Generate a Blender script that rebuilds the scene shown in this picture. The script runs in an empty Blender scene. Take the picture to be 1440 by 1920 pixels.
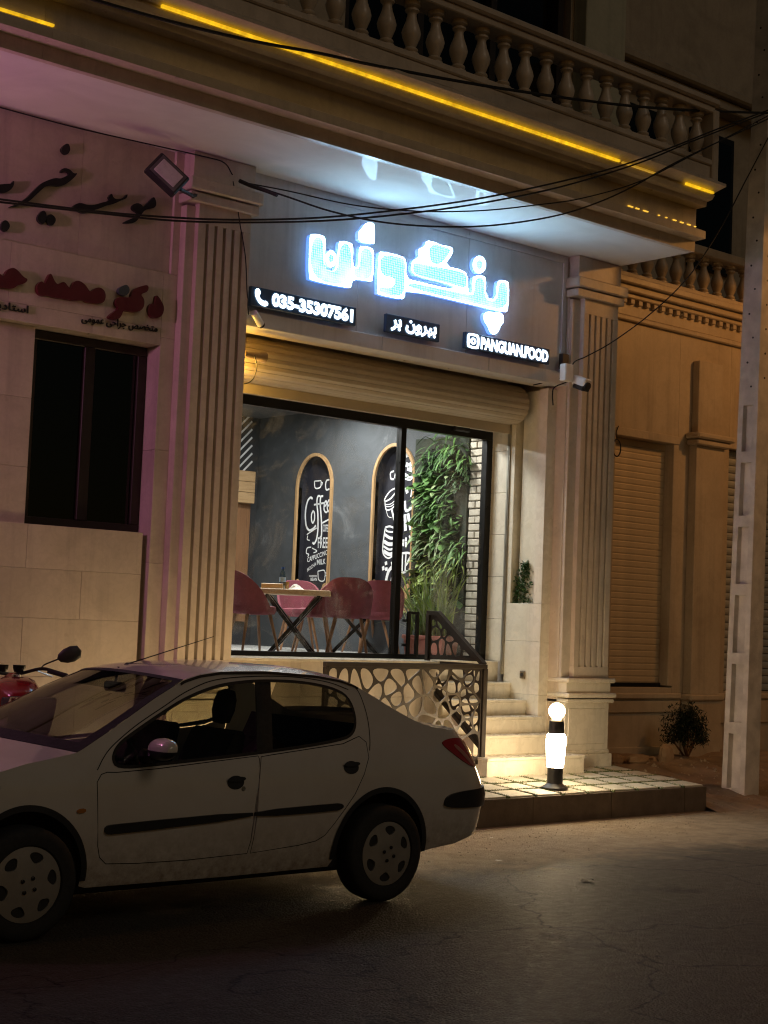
import bpy, math, random
import numpy as np
from mathutils import Vector, Matrix
from mathutils.geometry import delaunay_2d_cdt
random.seed(7)
R = math.radians
S = bpy.context.scene
COL = S.collection

# ------------------------------------------------------------------ camera
F_PX, CAM_H = 2884.0, 1.73
ROLL, PITCH, YAW = 0.040, math.atan(208 / 2884.0), R(40.3)
fwd = np.array([math.sin(YAW) * math.cos(PITCH), math.cos(YAW) * math.cos(PITCH), math.sin(PITCH)])
r0 = np.array([math.cos(YAW), -math.sin(YAW), 0.0])
u0 = np.cross(r0, fwd)
cright = math.cos(ROLL) * r0 + math.sin(ROLL) * u0
cup = -math.sin(ROLL) * r0 + math.cos(ROLL) * u0
CP = np.array([0, 0, CAM_H])
cam = bpy.data.cameras.new('camera')
cam.sensor_width = 36; cam.sensor_fit = 'AUTO'; cam.lens = F_PX / 1920 * 36
cam.clip_start = 0.1; cam.clip_end = 600
co = bpy.data.objects.new('camera', cam); COL.objects.link(co)
co.matrix_world = Matrix((
    (cright[0], cup[0], -fwd[0], 0), (cright[1], cup[1], -fwd[1], 0),
    (cright[2], cup[2], -fwd[2], CAM_H), (0, 0, 0, 1)))
S.camera = co
# survey helpers: where the sight line through a measured image point meets a real plane of the place
def _ray(x, y): return fwd + cright * (x - 720) / F_PX - cup * (y - 960) / F_PX
def onY(x, y, Y): d = _ray(x, y); return CP + d * ((Y - CP[1]) / d[1])
def onX(x, y, X): d = _ray(x, y); return CP + d * ((X - CP[0]) / d[0])
def onZ(x, y, z): d = _ray(x, y); return CP + d * ((z - CP[2]) / d[2])

# ------------------------------------------------------------------ night sky, warm fill sun, exposure
world = bpy.data.worlds.new('World'); S.world = world; world.use_nodes = True
wn = world.node_tree; bg = wn.nodes['Background']
sky = wn.nodes.new('ShaderNodeTexSky'); sky.sky_type = 'NISHITA'; sky.sun_disc = False
sky.sun_elevation = R(3); sky.sun_rotation = R(200)
wn.links.new(sky.outputs[0], bg.inputs[0]); bg.inputs[1].default_value = 0.010
sun = bpy.data.lights.new('street_glow_fill', 'SUN'); sun.energy = 0.105; sun.angle = R(20); sun.color = (1.0, .78, .56)  # warm sun lamp added to stand in for street glow behind the camera
so = bpy.data.objects.new('street_glow_fill', sun); COL.objects.link(so); so.rotation_euler = (R(52), 0, R(12))
S.view_settings.view_transform = 'Standard'; S.view_settings.look = 'None'
S.view_settings.exposure = 0.38; S.view_settings.gamma = 1.0; S.view_settings.use_curve_mapping = False
S.cycles.use_denoising = True
S.cycles.sample_clamp_indirect = 6.0
S.cycles.sample_clamp_direct = 0.0
S.cycles.max_bounces = 8; S.cycles.transparent_max_bounces = 24
S.cycles.caustics_reflective = False; S.cycles.caustics_refractive = False
S.cycles.filter_width = 1.15

# ------------------------------------------------------------------ mesh helpers
class MB:
    def __init__(s): s.v = []; s.f = []
    def add(s, vs, fs):
        b = len(s.v); s.v += [tuple(map(float, p)) for p in vs]; s.f += [tuple(i + b for i in f) for f in fs]; return s
    def box(s, x0, x1, y0, y1, z0, z1):
        return s.add([(x0,y0,z0),(x1,y0,z0),(x1,y1,z0),(x0,y1,z0),(x0,y0,z1),(x1,y0,z1),(x1,y1,z1),(x0,y1,z1)],
                     [(0,3,2,1),(4,5,6,7),(0,1,5,4),(1,2,6,5),(2,3,7,6),(3,0,4,7)])
    def bbox(s, x0, x1, y0, y1, z0, z1, b=.006):
        # box whose edges are chamfered
        X, Y, Z = (x0, x1), (y0, y1), (z0, z1); vs = []; idx = {}
        for i in (0, 1):
            for j in (0, 1):
                for k in (0, 1):
                    sx, sy, sz = (1, -1)[i], (1, -1)[j], (1, -1)[k]
                    for a in range(3):
                        p = [X[i] + sx * b, Y[j] + sy * b, Z[k] + sz * b]; p[a] = (X[i], Y[j], Z[k])[a]
                        idx[(i, j, k, a)] = len(vs); vs.append(tuple(p))
        fs = []
        for a in range(3):
            for e in (0, 1):
                o = [c for c in range(3) if c != a]; q = []
                for (m, n) in ((0, 0), (1, 0), (1, 1), (0, 1)):
                    c = [0, 0, 0]; c[a] = e; c[o[0]] = m; c[o[1]] = n; q.append(idx[(c[0], c[1], c[2], a)])
                if (e == 1) == (a == 1): q = q[::-1]
                fs.append(tuple(q))
        for a in range(3):
            o = [c for c in range(3) if c != a]
            for m in (0, 1):
                for n in (0, 1):
                    c0 = [0, 0, 0]; c0[o[0]] = m; c0[o[1]] = n; c1 = list(c0); c1[a] = 1
                    fs.append((idx[(*c0, o[0])], idx[(*c0, o[1])], idx[(*c1, o[1])], idx[(*c1, o[0])]))
        for i in (0, 1):
            for j in (0, 1):
                for k in (0, 1): fs.append((idx[(i, j, k, 0)], idx[(i, j, k, 1)], idx[(i, j, k, 2)]))
        return s.add(vs, fs)
    def tube(s, pts, r, n=8, cap=True):
        pts = [Vector(p) for p in pts]; rs = r if isinstance(r, (list, tuple)) else [r] * len(pts)
        vs, fs = [], []; prev = None
        for i, p in enumerate(pts):
            t = (pts[min(i + 1, len(pts) - 1)] - pts[max(i - 1, 0)]).normalized()
            if prev is None: a = t.orthogonal().normalized()
            else: a = (prev - t * prev.dot(t)).normalized()
            prev = a; b = t.cross(a)
            for k in range(n):
                w = 2 * math.pi * k / n; vs.append(p + (a * math.cos(w) + b * math.sin(w)) * rs[i])
        for i in range(len(pts) - 1):
            for k in range(n): fs.append((i*n+k, i*n+(k+1) % n, (i+1)*n+(k+1) % n, (i+1)*n+k))
        if cap: fs.append(tuple(range(n))[::-1]); fs.append(tuple(range((len(pts)-1)*n, len(pts)*n)))
        return s.add(vs, fs)
    def lathe(s, prof, n=24, o=(0, 0, 0), axis='Z', cap=True):
        vs, fs = [], []
        for (r, z) in prof:
            for k in range(n):
                w = 2 * math.pi * k / n; c, d = r * math.cos(w), r * math.sin(w)
                p = (c, d, z) if axis == 'Z' else ((c, -z, d) if axis == 'Y' else (z, c, d))
                vs.append((p[0] + o[0], p[1] + o[1], p[2] + o[2]))
        m = len(prof)
        for i in range(m - 1):
            for k in range(n): fs.append((i*n+k, i*n+(k+1) % n, (i+1)*n+(k+1) % n, (i+1)*n+k))
        if cap: fs.append(tuple(range(n))[::-1]); fs.append(tuple(range((m-1)*n, m*n)))
        return s.add(vs, fs)
    def ext(s, prof, x0, x1):
        # closed profile of (Y,Z) points swept along X
        n = len(prof); vs = [(x0, y, z) for y, z in prof] + [(x1, y, z) for y, z in prof]
        fs = [(i, (i+1) % n, n + (i+1) % n, n + i) for i in range(n)]
        t = cdt(prof)[1]
        fs += [tuple(q) for q in t] + [tuple(i + n for i in q[::-1]) for q in t] if len(cdt(prof)[0]) == n else [tuple(range(n)), tuple(range(n, 2*n))[::-1]]
        return s.add(vs, fs)
    def slab(s, poly, holes, place, d, grid=None):
        # polygon with holes in (a,b), place(a,b,t)->xyz, thickness d
        v2, tr = cdt(poly, holes, grid); n = len(v2)
        vs = [place(a, b, 0) for a, b in v2] + [place(a, b, d) for a, b in v2]
        fs = [tuple(t) for t in tr] + [tuple(i + n for i in t[::-1]) for t in tr]
        cnt = {}
        for t in tr:
            for e in ((t[0], t[1]), (t[1], t[2]), (t[2], t[0])): cnt[e] = 1
        for (a, b) in cnt:
            if (b, a) not in cnt: fs.append((b, a, a + n, b + n))
        return s.add(vs, fs)
    def rot(s, M):
        s.v = [tuple(M @ Vector(p)) for p in s.v]; return s
    def mesh(s, name, smooth=False, angle=None):
        me = bpy.data.meshes.new(name); me.from_pydata(s.v, [], s.f); me.validate(); me.update()
        if smooth:
            me.polygons.foreach_set('use_smooth', [True] * len(me.polygons))
            if angle is not None:
                try: me.set_sharp_from_angle(angle=R(angle))
                except Exception: pass
        return me
    def obj(s, name, m, parent=None, smooth=False, angle=40, loc=None, rotz=0):
        return mkobj(name, s.mesh(name, smooth, angle), m, parent, loc, rotz)

def mkobj(name, me, m, parent=None, loc=None, rotz=0):
    o = bpy.data.objects.new(name, me); COL.objects.link(o)
    if m and not me.materials: me.materials.append(m)
    if loc is not None: o.location = loc
    o.rotation_euler = (0, 0, rotz)
    if parent is not None: attach(o, parent)
    return o
BASE = {}
def attach(o, p):
    o.parent = p
    if p.name in BASE: o.matrix_parent_inverse = BASE[p.name]
def empty(name, base, label=None, cat=None, group=None):
    o = bpy.data.objects.new(name, None); COL.objects.link(o); o.location = base; o.empty_display_size = .2
    BASE[o.name] = Matrix.Translation(-Vector(base))
    tag(o, label, cat, group); return o
def tag(o, label=None, cat=None, group=None, kind=None):
    if label: o['label'] = label
    if cat: o['category'] = cat
    if group: o['group'] = group
    if kind: o['kind'] = kind
    return o

def inpoly(P, poly):
    P = np.asarray(P); x, y = P[:, 0], P[:, 1]; r = np.zeros(len(P), bool); n = len(poly)
    for i in range(n):
        x1, y1 = poly[i]; x2, y2 = poly[(i+1) % n]
        if y1 == y2: continue
        c = ((y1 > y) != (y2 > y)) & (x < (x2 - x1) * (y - y1) / (y2 - y1) + x1); r ^= c
    return r
def cdt(poly, holes=(), grid=None):
    V, Ed = [], []
    for pl in [poly] + list(holes or ()):
        b = len(V); V += [Vector((float(p[0]), float(p[1]))) for p in pl]
        Ed += [(b + i, b + (i+1) % len(pl)) for i in range(len(pl))]
    if grid:
        xs = [p[0] for p in poly]; ys = [p[1] for p in poly]
        gx = np.arange(min(xs) + grid * .5, max(xs), grid); gy = np.arange(min(ys) + grid * .5, max(ys), grid)
        if len(gx) and len(gy):
            G = np.array([(a, b) for a in gx for b in gy]); k = inpoly(G, poly)
            for h in (holes or ()): k &= ~inpoly(G, h)
            bp = np.array([tuple(v) for v in V])
            for g in G[k]:
                if np.min((bp[:, 0] - g[0])**2 + (bp[:, 1] - g[1])**2) > (grid * .4)**2: V.append(Vector(g))
    r = delaunay_2d_cdt(V, Ed, [], 0, 1e-6)
    v2 = [tuple(v) for v in r[0]]; F = [f for f in r[2] if len(f) == 3]
    if not F: return v2, []
    ce = np.array([[sum(v2[i][0] for i in f) / 3, sum(v2[i][1] for i in f) / 3] for f in F]); k = inpoly(ce, poly)
    for h in (holes or ()): k &= ~inpoly(ce, h)
    return v2, [tuple(f) for f, q in zip(F, k) if q]
def off_poly(p, d):
    o = []; n = len(p); A = sum(p[i][0]*p[(i+1) % n][1] - p[(i+1) % n][0]*p[i][1] for i in range(n)); s = 1 if A > 0 else -1
    for i in range(n):
        a, b, c = np.array(p[i-1], float), np.array(p[i], float), np.array(p[(i+1) % n], float)
        t1 = (b-a)/(np.linalg.norm(b-a)+1e-9); t2 = (c-b)/(np.linalg.norm(c-b)+1e-9); nn = np.array([t1[1]+t2[1], -t1[0]-t2[0]]); nn /= (np.linalg.norm(nn)+1e-9); o.append(tuple(b + nn * d * s))
    return o
def smooth_poly(pts, it=2, closed=True):
    for _ in range(it):
        o = []; n = len(pts)
        rng = range(n) if closed else range(n - 1)
        if not closed: o.append(pts[0])
        for i in rng:
            a, b = np.array(pts[i], float), np.array(pts[(i+1) % n], float)
            o += [tuple(a * .75 + b * .25), tuple(a * .25 + b * .75)]
        if not closed: o.append(pts[-1])
        pts = o
    return pts
def circ(cx, cy, rx, ry=None, n=20, a0=0, a1=360):
    ry = ry or rx
    full = abs(a1 - a0) == 360
    return [(cx + rx * math.cos(R(a0 + (a1 - a0) * k / (n if full else n - 1))), cy + ry * math.sin(R(a0 + (a1 - a0) * k / (n if full else n - 1)))) for k in range(n)]
def catmull(pts, n=8):
    P = [np.array(p, float) for p in pts]; P = [2*P[0]-P[1]] + P + [2*P[-1]-P[-2]]; o = []
    for i in range(1, len(P) - 2):
        for k in range(n):
            t = k / n; a, b, c, d = P[i-1], P[i], P[i+1], P[i+2]
            o.append(.5 * ((2*b) + (-a + c) * t + (2*a - 5*b + 4*c - d) * t*t + (-a + 3*b - 3*c + d) * t**3))
    o.append(P[-2]); return [tuple(p) for p in o]
def ribbon(pts, w):
    # flat stroke polygon along a 2D path, w a width or list
    P = [np.array(p, float) for p in pts]; L, Rr = [], []
    for i, p in enumerate(P):
        t = P[min(i+1, len(P)-1)] - P[max(i-1, 0)]; t /= (np.linalg.norm(t) + 1e-9); n = np.array([-t[1], t[0]])
        ww = w[i] if isinstance(w, (list, tuple)) else w
        L.append(p + n * ww / 2); Rr.append(p - n * ww / 2)
    vs = L + Rr; m = len(P)
    return vs, [(i, i+1, m+i+1, m+i) for i in range(m - 1)]
def text_mesh(body, size=1.0, extrude=.01, offset=0.0, xs=1.0, spacing=1.0):
    cu = bpy.data.curves.new('lettering', 'FONT'); cu.body = body; cu.size = size; cu.extrude = extrude
    cu.offset = offset; cu.space_character = spacing; cu.resolution_u = 3
    o = bpy.data.objects.new('lettering', cu); COL.objects.link(o)
    dg = bpy.context.evaluated_depsgraph_get()
    me = bpy.data.meshes.new_from_object(o.evaluated_get(dg))
    bpy.data.objects.remove(o); bpy.data.curves.remove(cu)
    vs = [tuple(v.co) for v in me.vertices]; fs = [tuple(p.vertices) for p in me.polygons]; bpy.data.meshes.remove(me)
    x = [v[0] for v in vs]; y = [v[1] for v in vs]
    return vs, fs, (min(x), max(x), min(y), max(y))

# ------------------------------------------------------------------ materials
MATS = {}
class NT:
    def __init__(s, name):
        s.m = bpy.data.materials.new(name); s.m.use_nodes = True; s.t = s.m.node_tree
        s.b = s.t.nodes['Principled BSDF']; s.out = s.t.nodes['Material Output']; s._c = None
    def n(s, ty, **k):
        q = s.t.nodes.new('ShaderNode' + ty)
        for a, b in k.items(): setattr(q, a, b)
        return q
    def l(s, a, b): s.t.links.new(a, b)
    def co(s):
        if s._c is None: s._c = s.n('TexCoord').outputs['Object']
        return s._c
    def noise(s, sc, det=4, rough=.55, vec=None, dist=0):
        q = s.n('TexNoise'); q.inputs['Scale'].default_value = sc; q.inputs['Detail'].default_value = det
        q.inputs['Roughness'].default_value = rough; q.inputs['Distortion'].default_value = dist
        s.l(vec or s.co(), q.inputs['Vector']); return q.outputs[0]
    def ramp(s, fac, stops):
        q = s.n('ValToRGB'); e = q.color_ramp.elements
        while len(e) < len(stops): e.new(.5)
        for i, (p, c) in enumerate(stops):
            e[i].position = p; e[i].color = (*c, 1) if isinstance(c, tuple) else (c, c, c, 1)
        s.l(fac, q.inputs[0]); return q.outputs[0]
    def mix(s, fac, a, b, mode='MIX'):
        q = s.n('Mix', data_type='RGBA', blend_type=mode)
        for i, v in ((0, fac), (6, a), (7, b)):
            if isinstance(v, (int, float)): q.inputs[i].default_value = v
            elif isinstance(v, tuple): q.inputs[i].default_value = (*v, 1)
            else: s.l(v, q.inputs[i])
        return q.outputs[2]
    def bump(s, h, st=.3, d=.01):
        q = s.n('Bump'); q.inputs['Strength'].default_value = st; q.inputs['Distance'].default_value = d
        s.l(h, q.inputs['Height']); s.l(q.outputs[0], s.b.inputs['Normal']); return q
    def set(s, **k):
        for a, v in k.items():
            i = s.b.inputs[{'col': 'Base Color', 'rough': 'Roughness', 'metal': 'Metallic', 'spec': 'Specular IOR Level', 'coat': 'Coat Weight', 'coatr': 'Coat Roughness', 'ecol': 'Emission Color', 'es': 'Emission Strength', 'alpha': 'Alpha', 'sheen': 'Sheen Weight', 'sss': 'Subsurface Weight'}[a]]
            if isinstance(v, (int, float)): i.default_value = v
            elif isinstance(v, tuple): i.default_value = (*v, 1)
            else: s.l(v, i)
        return s
def simple(name, col, rough=.5, metal=0, var=.12, sc=8, bump=0, spec=.5, coat=0, grime=0):
    t = NT(name); c = col
    n = t.noise(sc, 5)
    a = tuple(min(1, x * (1 + var)) for x in col); b = tuple(x * (1 - var) for x in col)
    cc = t.ramp(n, [(.3, b), (.7, a)])
    if grime:
        g = t.ramp(t.noise(sc * .35, 6, .7), [(.45, 0.0), (.75, 1.0)])
        q = t.n('Math', operation='MULTIPLY'); t.l(g, q.inputs[0]); q.inputs[1].default_value = grime
        cc = t.mix(q.outputs[0], cc, tuple(x * .45 for x in col))
    rr = t.ramp(t.noise(sc * 2.3, 4), [(.3, max(0, rough - .08)), (.7, min(1, rough + .08))])
    t.set(col=cc, rough=rr, metal=metal, spec=spec, coat=coat)
    if bump: t.bump(t.noise(sc * 12, 4), bump, .004)
    MATS[name] = t.m; return t.m
def stone(name, c1, c2, rough=.32, vein=.5, rand=True):
    t = NT(name)
    vec = t.co()
    if rand:
        oi = t.n('ObjectInfo'); va = t.n('VectorMath', operation='SCALE'); cb = t.n('CombineXYZ')
        for k in range(3): t.l(oi.outputs['Random'], cb.inputs[k])
        t.l(cb.outputs[0], va.inputs[0]); va.inputs['Scale'].default_value = 13.0
        ad = t.n('VectorMath', operation='ADD'); t.l(vec, ad.inputs[0]); t.l(va.outputs[0], ad.inputs[1]); vec = ad.outputs[0]
    n1 = t.noise(1.6, 8, .62, vec, 1.2); n2 = t.noise(9, 6, .6, vec, .4)
    a = t.ramp(n1, [(.3, c2), (.62, c1)])
    v = t.ramp(n2, [(.44, 0.0), (.5, 1.0), (.56, 0.0)])
    mv = t.n('Math', operation='MULTIPLY'); t.l(v, mv.inputs[0]); mv.inputs[1].default_value = .22 * vein
    a = t.mix(mv.outputs[0], a, tuple(x * .55 for x in c2))
    if rand:
        hs = t.ramp(oi.outputs['Random'], [(0, .955), (1, 1.0)]); a = t.mix(1.0, a, hs, 'MULTIPLY')
    mpp = t.n('Mapping'); t.l(t.co(), mpp.inputs[0]); mpp.inputs['Scale'].default_value = (7, 7, .35)
    dr_ = t.ramp(t.noise(1.0, 6, .65, mpp.outputs[0]), [(.52, 1.0), (.74, .80)]); a = t.mix(1.0, a, dr_, 'MULTIPLY')
    st = t.ramp(t.noise(2.3, 7, .7, vec), [(.55, 1.0), (.8, .80)])
    a = t.mix(1.0, a, st, 'MULTIPLY')
    t.set(col=a, rough=t.ramp(n2, [(.3, rough - .06), (.7, rough + .1)]), spec=.5)
    t.bump(t.noise(55, 4, .6, vec), .12, .003)
    MATS[name] = t.m; return t.m
def emit(name, col, st, base=None):
    t = NT(name); t.set(col=base or (.8, .8, .8), ecol=col, es=st, rough=.4); MATS[name] = t.m; return t.m
def glass(name, tint, gloss=.0, rough=.02, smear=0):
    # thin pane: fresnel mix of a clear transmitting sheet and its reflection
    t = NT(name); t.t.nodes.remove(t.b)
    tr = t.n('BsdfTransparent'); gl = t.n('BsdfGlossy'); gl.inputs['Roughness'].default_value = rough
    fr = t.n('LayerWeight'); fr.inputs[0].default_value = .5; mx = t.n('MixShader')
    p5 = t.n('Math', operation='POWER'); t.l(fr.outputs['Facing'], p5.inputs[0]); p5.inputs[1].default_value = 5.0
    ad = t.n('Math', operation='MULTIPLY_ADD'); t.l(p5.outputs[0], ad.inputs[0]); ad.inputs[1].default_value = .9; ad.inputs[2].default_value = .03 + gloss; ad.use_clamp = True
    tr.inputs[0].default_value = (*tint, 1)
    t.l(ad.outputs[0], mx.inputs[0]); t.l(tr.outputs[0], mx.inputs[1]); t.l(gl.outputs[0], mx.inputs[2]); last = mx.outputs[0]
    if smear:
        df = t.n('BsdfDiffuse'); df.inputs[0].default_value = (.8, .8, .8, 1); m2 = t.n('MixShader')
        f = t.ramp(t.noise(1.3, 8, .75, dist=1.5), [(.50, 0.0), (.72, smear), (.9, smear)])
        t.l(f, m2.inputs[0]); t.l(last, m2.inputs[1]); t.l(df.outputs[0], m2.inputs[2]); last = m2.outputs[0]
    t.l(last, t.out.inputs[0]); MATS[name] = t.m; return t.m

M_stone = stone('cream_stone', (.62, .55, .46), (.50, .44, .36))
M_stone2 = stone('cream_stone_plain', (.60, .52, .42), (.50, .43, .34), rand=False)
M_marble = stone('pale_marble', (.74, .69, .58), (.66, .61, .50), rough=.26, vein=.3)
def soffit_mat():
    t = NT('satin_soffit'); n1 = t.noise(1.3, 7, .6, dist=1); t.t.nodes.remove(t.b)
    df = t.n('BsdfDiffuse'); gl = t.n('BsdfGlossy'); mx = t.n('MixShader'); mx.inputs[0].default_value = .035
    t.l(t.ramp(n1, [(.3, (.70, .69, .67)), (.7, (.82, .81, .79))]), df.inputs[0]); t.l(t.ramp(t.noise(3, 5), [(.3, .02), (.7, .045)]), gl.inputs['Roughness'])
    t.l(df.outputs[0], mx.inputs[1]); t.l(gl.outputs[0], mx.inputs[2]); t.l(mx.outputs[0], t.out.inputs[0]); return t.m
M_soffit = soffit_mat()
M_fascia = stone('fascia_stone', (.62, .61, .62), (.54, .53, .55), .4, .3)
M_nstone = stone('neighbour_stone', (.52, .43, .31), (.42, .34, .24), rough=.45)
M_dark = simple('black_metal', (.018, .017, .016), .35, .6, sc=6, bump=.05)
M_brownmetal = simple('brown_metal', (.030, .023, .019), .42, .3, sc=9, bump=.08, grime=.4)
M_plastic = simple('black_plastic', (.018, .018, .02), .45, 0, bump=.05)
M_rubber = simple('rubber', (.016, .016, .016), .8, 0, bump=.1, sc=20)
M_white = simple('white_plastic', (.7, .7, .68), .4, 0, grime=.3)
M_concrete = simple('concrete', (.64, .61, .56), .85, 0, var=.2, sc=5, bump=.9, grime=.6)
M_chrome = simple('chrome', (.7, .7, .7), .12, 1, var=.02)
M_wood = None
def wood(name, a, b, sc=1.0, axis=2, rough=.45):
    t = NT(name); mp = t.n('Mapping'); t.l(t.co(), mp.inputs[0])
    s3 = [16 * sc] * 3; s3[axis] = 1.2 * sc; mp.inputs['Scale'].default_value = s3
    n = t.noise(1.0, 6, .6, mp.outputs[0], 1.5)
    t.set(col=t.ramp(n, [(.3, a), (.55, b), (.75, tuple(x * .8 for x in a))]), rough=rough); t.bump(n, .15, .003); return t.m
M_wood = wood('oak_wood', (.30, .17, .075), (.46, .29, .14))
M_woodx = wood('oak_wood_top', (.36, .22, .10), (.50, .33, .17), axis=0)
M_walnut = wood('walnut_wood', (.16, .075, .035), (.26, .13, .06))
M_glass = glass('shop_glass', (.92, .95, .96), .0, .01, smear=.14)
M_carglass = glass('tinted_car_glass', (.70, .69, .60), .005, .01)
M_wsglass = glass('windscreen_glass', (.19, .19, .20), .02, .02, smear=.03)
M_winglass = glass('dark_window_glass', (.10, .10, .10), .02, .03)

def asphalt():
    t = NT('asphalt'); c = t.co(); sep = t.n('SeparateXYZ'); t.l(c, sep.inputs[0])
    fine = t.noise(105, 3, .7); mid = t.noise(14, 5, .6); big = t.noise(.7, 5, .6, dist=1)
    base = t.ramp(fine, [(.32, (.024, .020, .016)), (.55, (.080, .068, .053)), (.72, (.21, .18, .14))])
    base = t.mix(t.ramp(big, [(.4, 0.0), (.7, .6)]), base, (.062, .053, .041))
    pat = t.ramp(t.noise(.33, 3, .5, dist=.6), [(.50, 0.0), (.515, 1.0)]); base = t.mix(pat, base, t.mix(.45, base, (.10, .085, .065)))
    oil = t.ramp(t.noise(1.1, 5, .6), [(.60, 0.0), (.70, .75)]); base = t.mix(oil, base, (.014, .012, .010))
    wv = t.n('VectorMath', operation='ADD'); wn_ = t.n('TexNoise'); wn_.inputs['Scale'].default_value = 1.6; wn_.inputs['Detail'].default_value = 5; t.l(c, wn_.inputs['Vector']); t.l(wn_.outputs[1], wv.inputs[0]); t.l(c, wv.inputs[1])
    crk = t.n('TexVoronoi', feature='DISTANCE_TO_EDGE'); crk.inputs['Scale'].default_value = .55; t.l(wv.outputs[0], crk.inputs['Vector'])
    ck = t.ramp(crk.outputs[0], [(.0, 1.0), (.009, 0.0)]); base = t.mix(ck, base, (.008, .007, .006))
    # dust blown against the kerb: more of it towards the pavement, broken by noise
    md = t.n('MapRange'); md.inputs[1].default_value = 7.3; md.inputs[2].default_value = 9.0; t.l(sep.outputs[1], md.inputs[0])
    ad = t.n('Math', operation='ADD'); t.l(md.outputs[0], ad.inputs[0])
    nb = t.n('Math', operation='MULTIPLY'); t.l(t.noise(1.9, 7, .65, dist=.8), nb.inputs[0]); nb.inputs[1].default_value = .9; t.l(nb.outputs[0], ad.inputs[1])
    dust = t.ramp(ad.outputs[0], [(.66, 0.0), (.98, .92)])
    dc = t.ramp(t.noise(6, 6, .7), [(.3, (.27, .205, .135)), (.7, (.46, .37, .25))])
    col = t.mix(dust, base, dc)
    vor = t.n('TexVoronoi'); vor.inputs['Scale'].default_value = 62; t.l(c, vor.inputs['Vector'])
    hm = t.n('Math', operation='MULTIPLY_ADD'); t.l(vor.outputs['Distance'], hm.inputs[0]); hm.inputs[1].default_value = -1.0; t.l(fine, hm.inputs[2])
    t.set(col=col, rough=t.mix(dust, t.ramp(mid, [(.3, .48), (.7, .70)]), (.9, .9, .9)), spec=.28)
    t.bump(hm.outputs[0], 1.0, .02); return t.m
M_asphalt = asphalt()
M_dirt = simple('dirt', (.25, .175, .11), .95, 0, var=.35, sc=3.5, bump=.9, grime=.5)
def kerbm():
    t = NT('kerb_stone'); t.set(col=t.ramp(t.noise(5, 6, .7), [(.3, (.10, .075, .055)), (.7, (.17, .13, .095))]), rough=.8); t.bump(t.noise(60, 4), .5, .004); return t.m
M_kerb = kerbm()
def paverm():
    t = NT('paver'); oi = t.n('ObjectInfo')
    sp = t.noise(110, 3, .8); c = t.ramp(sp, [(.32, (.46, .43, .34)), (.6, (.68, .65, .54)), (.78, (.36, .33, .25))])
    c = t.mix(1.0, c, t.ramp(oi.outputs['Random'], [(0, .78), (1, 1.0)]), 'MULTIPLY')
    c = t.mix(t.ramp(t.noise(5, 6, .7), [(.5, 0.0), (.8, .5)]), c, (.2, .16, .11))
    t.set(col=c, rough=.6); t.bump(sp, .3, .003); return t.m
M_paver = paverm()

# ------------------------------------------------------------------ the setting: road, verge, pavement
m = MB(); m.add([(-80, -60, 0), (140, -60, 0), (140, 60, 0), (-80, 60, 0)], [(0, 1, 2, 3)])
tag(m.obj('road', M_asphalt), kind='structure')
# pavement slab, falling towards the street
def pz(y): return .253 + .065 * (y - 9.63)
PX0, PX1, PY0, PY1 = 1.0, 12.52, 9.63, 11.2
pave = empty('pavement', (8, 10.2, 0)); tag(pave, kind='structure')
xs = [PX0, 2.0, 3.0, 4.0, 5.0, 6.0, 7.0, 8.0, 9.0, 10.05, 11.1, 12.18, PX1]
for i in range(len(xs) - 1):
    a, b = xs[i] + .003, xs[i+1] - .003
    MB().add([(a, PY0, -.1), (b, PY0, -.1), (b, PY0 + .14, -.1), (a, PY0 + .14, -.1), (a, PY0 + .008, pz(PY0) - .016), (b, PY0 + .008, pz(PY0) - .016), (b, PY0 + .14, pz(PY0 + .14) - .016), (a, PY0 + .14, pz(PY0 + .14) - .016)],
             [(0, 3, 2, 1), (4, 5, 6, 7), (0, 1, 5, 4), (1, 2, 6, 5), (2, 3, 7, 6), (3, 0, 4, 7)]).obj('kerb_stone', M_kerb, pave)
MB().add([(PX0, PY0 + .1, -.1), (PX1 - .01, PY0 + .1, -.1), (PX1 - .01, PY1, -.1), (PX0, PY1, -.1),
          (PX0, PY0 + .1, pz(PY0 + .1) - .02), (PX1 - .01, PY0 + .1, pz(PY0 + .1) - .02), (PX1 - .01, PY1, pz(PY1) - .02), (PX0, PY1, pz(PY1) - .02)],
         [(0, 3, 2, 1), (4, 5, 6, 7), (0, 1, 5, 4), (1, 2, 6, 5), (2, 3, 7, 6), (3, 0, 4, 7)]).obj('bed', M_dirt, pave)
PW, PD, GAP = .345, .305, .048
sl = math.atan(.065)
pm = MB().bbox(-PW / 2 + GAP / 2, PW / 2 - GAP / 2, -PD / 2 + GAP / 2, PD / 2 - GAP / 2, -.04, 0, .005).mesh('paver'); pm.materials.append(M_paver)
ncol = 25
for i in range(ncol):
    for j in range(4):
        x = PX1 - .005 - PW / 2 - i * PW; y = PY0 + PD / 2 + j * PD + .004
        if x < 4.6: continue
        if x < 8.6 and j > 3: continue
        o = mkobj('paver', pm, None, None, (x, y, pz(y) + random.uniform(-.003, .003)))
        o.rotation_euler = (sl + random.uniform(-.006, .006), random.uniform(-.006, .006), random.uniform(-.01, .01)); attach(o, pave)
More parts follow.
